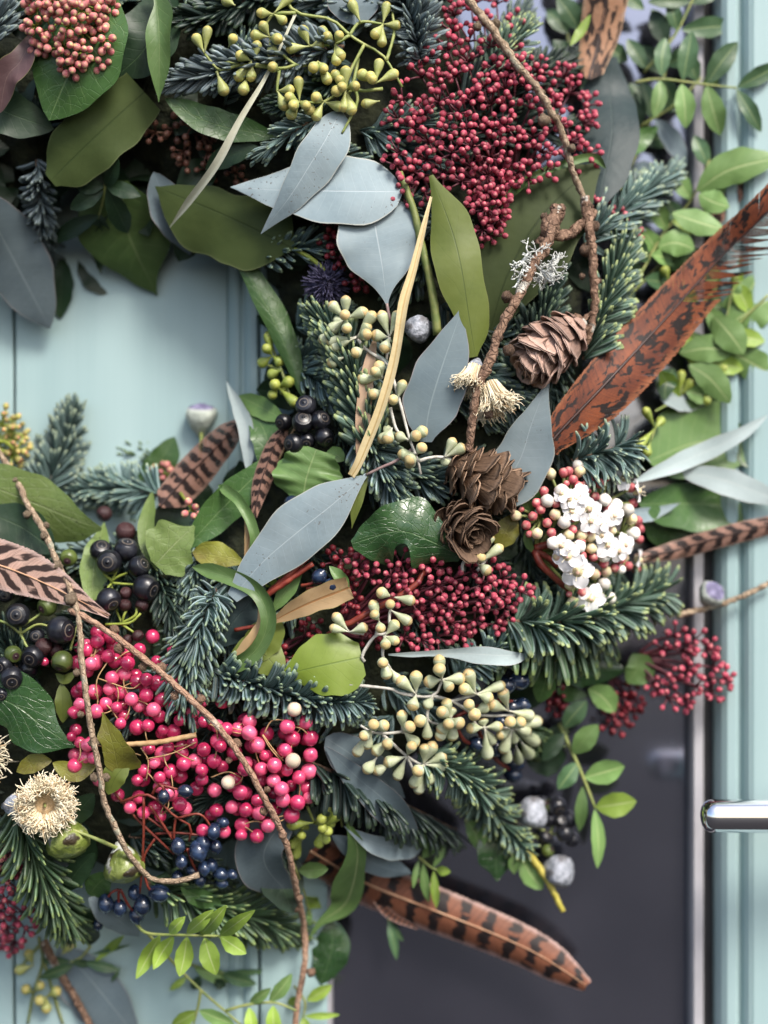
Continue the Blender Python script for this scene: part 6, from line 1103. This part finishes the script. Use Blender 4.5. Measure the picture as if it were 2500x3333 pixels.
# ================================================================ white flower head (> stem, bud, flower > petal)
def flower_head():
    o = .55; c0 = Z9((640, 620, o))[0]; base = Z9((400, 660, -.3))[0]
    t = thing('viburnum_flower_head', 'white flowers and pink buds in one domed head', 'flower head', P(c0)); k = pxm(c0); g = Geo(); rng = random.Random(3)
    hubs = Z9((520, 620, .1), (560, 420, .2), (760, 400, .2), (860, 560, .2), (700, 700, .2), (600, 860, .1), (840, 700, .1), (430, 470, .0), (720, 860, .1))
    B = P(base)
    for h in hubs: tube(g, cr([B, P((base[0] * .5 + h[0] * .5, base[1] * .5 + h[1] * .5, -.2)), P(h)], 8), 9 * k, 6 * k, 6)
    rg = Geo(); tube(rg, cr([P(q) for q in Z9((395, 640, -.1), (430, 720, .2), (500, 790, .3), (590, 880, .2), (620, 960, .2))], 14), 13 * k, 8 * k, 7)
    tube(rg, cr([P(q) for q in Z9((400, 640, .0), (470, 620, .1), (560, 640, .2))], 8), 14 * k, 8 * k, 7); tube(rg, cr([P(q) for q in Z9((400, 650, .0), (470, 690, .1), (520, 740, .2))], 8), 12 * k, 8 * k, 7)
    part('stalk', rg, [M['redstem']], t)
    sets = (('vb_pink', 30, ((555, 232), (582, 225), (635, 305), (675, 298), (712, 265), (750, 290), (790, 250), (725, 360), (655, 362), (448, 332), (410, 395), (432, 430), (330, 428, 18), (390, 465), (355, 512), (465, 500), (370, 560, 22), (490, 555), (515, 395), (605, 270), (600, 540), (680, 540), (655, 680), (715, 685), (550, 722), (730, 780), (650, 872), (585, 885, 20), (860, 700), (902, 732), (945, 750), (790, 425), (930, 395), (920, 312), (965, 535), (960, 588), (955, 490), (770, 720), (830, 742), (600, 470), (650, 600), (690, 330, 20), (570, 290, 20))),
            ('vb_cream', 36, ((484, 238), (640, 225), (300, 462, 34), (412, 556), (510, 455), (580, 568), (650, 565), (700, 577), (705, 640), (785, 762), (590, 836), (602, 926), (920, 482), (812, 540), (880, 690, 30), (720, 780), (525, 680, 34))),
            ('vb_white', 42, ((630, 195, 36), (465, 385), (558, 495), (640, 630), (770, 680), (770, 832), (802, 905), (865, 750, 30), (930, 558), (900, 435), (835, 405), (775, 378), (545, 335, 48), (620, 420), (810, 470), (500, 610))))
    for mt, rd, rows in sets:
        Ms = []
        for q in rows:
            r = (q[2] if len(q) > 2 else rd) * .86; p = Z9(q[:2])[0]; dx, dy = (q[0] - 650) / 330, (q[1] - 580) / 380
            oo = .25 + .62 * max(0, 1 - dx * dx - dy * dy) ** .5 + (.1 if mt == 'vb_white' else 0); h = min(hubs, key=lambda a: math.hypot(a[0] - p[0], a[1] - p[1])); e = P((p[0], p[1], oo)); a = P(h)
            d = ((e - a).normalized() + N0 * .5).normalized(); tube(g, [a, a.lerp(e, .5), e], 5.5 * k, 5 * k, 5); Ms.append((0, along(e, d, r * K * k, rng.random(), r * K * k * 1.1)))
        bg_ = lathe([(.25, -1), (.62, -.8), (.80, -.4), (.98, -.05), (1, .3), (.84, .68), (.45, .92), (.08, 1)], 15, 0, lambda q, h: 1 + .05 * math.cos(5 * q))
        copies('bud', [bg_], [M[mt]], Ms, t)
    part('stem', g, [M['greenstem']], t)
    pg = Geo(); nu, nv = 8, 6; v, uv, f = [], [], []
    for i in range(nu + 1):
        tt = i / nu; wd = .52 * math.sin(math.pi * min(1, .12 + tt * .88) ** 1.0 * .93) ** .6 * (1 - .15 * (1 - tt)) * (1 if tt < .97 else .8)
        for j in range(nv + 1):
            x = -1 + 2 * j / nv; v.append(Vector((tt * (1 - .08 * x * x), x * wd, .18 * tt - .35 * tt * tt + .10 * x * x * tt))); uv.append((j / nv, tt))
    top = len(v); v += [p - Vector((0, 0, .05)) for p in v]; uv *= 2
    for i in range(nu):
        for j in range(nv):
            q = (i * (nv + 1) + j, (i + 1) * (nv + 1) + j, (i + 1) * (nv + 1) + j + 1, i * (nv + 1) + j + 1); f += [q, tuple(a + top for a in q[::-1])]
    pg.add(v, f, uv, 0); pm = pg.mesh('petal', [M['petal']])
    cg = lathe([(.30, -.35), (.34, 0), (.30, .1), (.2, .12), (.16, .3), (.05, .34)], 10)
    for (x, y, r, d) in ((620, 372, 62, (-.1, -.1, 1)), (690, 430, 62, (.1, .1, 1)), (700, 492, 60, (.1, .2, 1)), (826, 462, 58, (.2, .0, 1)), (575, 680, 76, (-.2, .1, 1)), (630, 765, 84, (-.1, .15, 1)), (700, 906, 78, (.05, .2, 1)), (728, 985, 46, (.2, .6, .8)), (872, 262, 64, (.5, -.3, .8)), (955, 330, 60, (1, -.1, .3)), (790, 622, 66, (.2, .1, 1)), (882, 622, 62, (.5, .1, .9)), (962, 700, 58, (1, .2, .4)), (545, 345, 46, (-.3, -.3, .9)), (760, 570, 44, (.2, -.2, 1)), (650, 335, 44, (0, -.3, 1)), (600, 440, 50, (-.2, 0, 1)), (585, 375, 52, (-.2, -.2, 1)), (750, 500, 54, (.2, .1, 1)), (850, 655, 56, (.3, .1, 1)), (545, 625, 54, (-.4, 0, 1))):
        p = Z9((x, y))[0]; dx, dy = (x - 650) / 330, (y - 580) / 400; oo = .5 + .75 * max(0, 1 - dx * dx - dy * dy) ** .5; c = P((p[0], p[1], oo)); s = r * K * k * 1.12
        vv = Vector((d[0], -d[2], -d[1])); Mx = along(c, vv, s, rng.random() * 6)
        fm = cg.mesh('flower', [M['vb_cream']]) if not hasattr(flower_head, 'm') else flower_head.m; flower_head.m = fm
        fl = link('flower', fm, (0, 0, 0), t); fl.matrix_basis = Matrix.Translation(-t.location) @ Mx
        for q in range(5):
            po = link('petal', pm, (0, 0, 0), fl); po.matrix_basis = Matrix.Rotation(q * 1.2566 + rng.uniform(-.12, .12), 4, 'Z') @ Matrix.Rotation(rng.uniform(-.15, .25), 4, 'Y') @ Matrix.Translation((.10, 0, .05 + .012 * q)) @ Matrix.Scale(rng.uniform(.88, 1.0), 4)
        fg = Geo()
        for q in range(5):
            a = q * 1.2566 + .6; e = Vector((math.cos(a), math.sin(a), 0)); tube(fg, [e * .15 + Vector((0, 0, .05)), e * .3 + Vector((0, 0, .35)), e * .42 + Vector((0, 0, .55))], .022, .02, 4)
            for u_ in (0,): fg.add([e * .42 + Vector((a_, b_, .55 + c_)) for a_, b_, c_ in ((.06, 0, 0), (-.06, 0, 0), (0, .06, 0), (0, -.06, 0), (0, 0, .07), (0, 0, -.05))], [(0, 2, 4), (2, 1, 4), (1, 3, 4), (3, 0, 4), (2, 0, 5), (1, 2, 5), (3, 1, 5), (0, 3, 5)], [(0, .5)] * 6)
        link('stamens', fg.mesh('stamens', [M['filament']]), (0, 0, 0), fl)
flower_head()

# ================================================================ cream fringed gum flowers, pods, thistle, lichen
def fringe(label, c, d, r, r0, n, o=0, ln=1.0, cupmat='nut', seed=1, th0=8, th1=82, fr=2.3, curly=.25, cup=True):
    rng = random.Random(seed); k = pxm(c, o); C = P(c, o); v = Vector((d[0], -d[2], -d[1])).normalized(); t = thing('gum_flower', label, 'flower', C, 'fringed gum flowers')
    e1 = v.orthogonal().normalized(); e2 = v.cross(e1); ga, gb = Geo(), Geo()
    for i in range(n):
        a = rng.uniform(0, 6.283); rr = r0 * rng.uniform(.85, 1.35) * k; out = e1 * math.cos(a) + e2 * math.sin(a); th = R(rng.uniform(th0, th1)); dr = out * math.sin(th) + v * math.cos(th)
        l = (r - r0) * k * ln * rng.uniform(.75, 1.15); p0 = C + out * rr; p1 = p0 + dr * l * .5 + v * l * .12; p2 = p0 + dr * l * .9 + out * l * .1 + Vector((rng.uniform(-1, 1), rng.uniform(-1, 1), rng.uniform(-1, 1))) * l * curly * .5; p3 = p2 + (Vector((rng.uniform(-1, 1), rng.uniform(-1, 1), rng.uniform(-1, 1))) + dr * .3) * l * curly
        tube(ga if i % 6 else gb, cr([p0, p1, p2, p3], 7), fr * k, fr * .8 * k, 4)
    tag(part('stamens', ga, [M['filament']], t), kind='stuff'); tag(part('anthers', gb, [M['filamentb']], t), kind='stuff')
    if cup:
        cg = lathe([(.18, -1.2), (.3, -1.1), (.7, -.6), (.95, -.15), (1, .05), (.8, .1), (.78, .0), (.3, -.02)], 18, 0, lambda q, h: 1 + .06 * math.cos(4 * q))
        dg = lathe([(.82, .02), (.8, .10), (.4, .0), (.05, -.02)], 18); copies('disc', [dg], [M['filamentb']], [(0, along(C, v, r0 * k * 1.25, 0))], t)
        copies('cup', [cg], [M[cupmat]], [(0, along(C, v, r0 * k * 1.25, 0))], t)
        g = Geo(); tube(g, [C, C + v * r0 * k * .5, C + v * r0 * k * .9], 6 * k, 4 * k, 6); part('style', g, [M['greenstem']], t)
fringe('cream fringed flower with an open centre beside the hanging twig', (146, 2618, .8), (.25, .05, 1), 90, 34, 1300, o=.8, seed=1, fr=1.7, th0=12, th1=86)
fringe('cream tuft of filaments at the lit side of the rough standing twig', (1548, 1195, .35), (-.3, .9, .35), 112, 22, 380, o=.2, seed=2, curly=.12, th0=0, th1=24, fr=1.5)
fringe('sandy tuft of filaments spreading under the rough standing twig', (1590, 1250, .35), (.35, .9, .3), 128, 24, 380, o=.2, seed=4, curly=.12, th0=0, th1=26, fr=1.5, cup=False)
fringe('shaggy pale tuft cut by the edge beside the ivy leaf', (-62, 2475, .1), (.8, .3, .6), 84, 25, 120, o=.2, seed=3, curly=.4)
gumnut('grey white gum nut behind the straw blade', (1362, 1070, -.3), 44, (.7, .3, .6), o=-.3)
gumnut('mossy green gum nut under the cream fringed flower', (222, 2735, .3), 66, (.3, .7, .5), 'nutg', o=.3)
gumnut('bright green gum nut hanging from a split stalk', (405, 2822, .6), 62, (.25, 1, .3), 'nutg', o=.6, stalk=Z13((570, 350, .6), (450, 300, .6), (330, 262, .6)))
gumnut('whitish gum nut at the side of the cream fringed flower', (55, 2622, .5), 40, (.9, -.1, .3), o=.5)
gumnut('purple capped gum nut standing before the mint door', (655, 1355, -.4), 50, (.05, -1, .25), 'nutp', o=-.4, stalk=[(655, 1440, -.4), (650, 1500, -.4)])
gumnut('blurred violet gum nut by the glass edge', (2315, 1935, -.1), 42, (.3, -.5, .7), 'nutp', o=-.1)
gumnut('frosted gum nut at the end of the yellow shoot', (1820, 2835, -.2), 52, (.75, -.1, .6), o=-.2)
gumnut('frosted gum nut peeping past the yellow tipped fir', (1735, 2645, -.4), 52, (.75, -.2, .6), o=-.4)
g = Geo(); c = P((1062, 925), -.75); k = pxm((1062, 925)); rng = random.Random(2)
for i in range(420):
    a = Vector((rng.gauss(0, 1), rng.gauss(0, 1) - .5, rng.gauss(0, 1))).normalized(); l = rng.uniform(60, 88) * k
    tube(g, [c + a * 42 * k, c + a * l * .85, c + a * l], 3.6 * k, 1.2 * k, 4)
t = thing('thistle', 'violet thistle head in shadow behind the fir', 'thistle', c); tag(part('spines', g, [M['thistle']], t), kind='stuff'); copies('head', [ball(14, 10)], [M['thistle']], [(0, along(c, N0, 50 * k))], t)
def lichen(label, pts, size, n, seed, o):
    rng = random.Random(seed); C = P(pts[0], o); k = pxm(pts[0], o); g = Geo()
    def grow(p, d, l, r, dep):
        q = p + d * l; mid = p.lerp(q, .5) + Vector((rng.uniform(-1, 1), rng.uniform(-1, 1), rng.uniform(-1, 1))) * l * .18
        tube(g, [p, mid, q], r, r * .75, 5)
        if dep:
            for _ in range(rng.choice((2, 2, 3))): grow(q, (d + Vector((rng.uniform(-1, 1), rng.uniform(-1, 1), rng.uniform(-1, 1))) * .9).normalized(), l * rng.uniform(.55, .85), r * .75, dep - 1)
    for i in range(n):
        p = P(rng.choice(pts), o); d = Vector((rng.uniform(-1, 1), rng.uniform(-1, .1), rng.uniform(-1, .8))).normalized(); grow(p, d, size * k * rng.uniform(.6, 1.1), 4.2 * k, 3)
    tag(link('lichen', g.mesh('lichen', [M['lichen']], C), C), label, 'lichen', 'lichen tufts')
lichen('pale grey lichen tuft on the rough standing twig', [(1760, 880, 1.0), (1790, 900, .9), (1800, 870, .9)], 36, 22, 1, .95)
lichen('thin wisps of lichen at the shaded side of the twig', [(1700, 850, .8), (1690, 890, .8)], 30, 9, 2, .8)
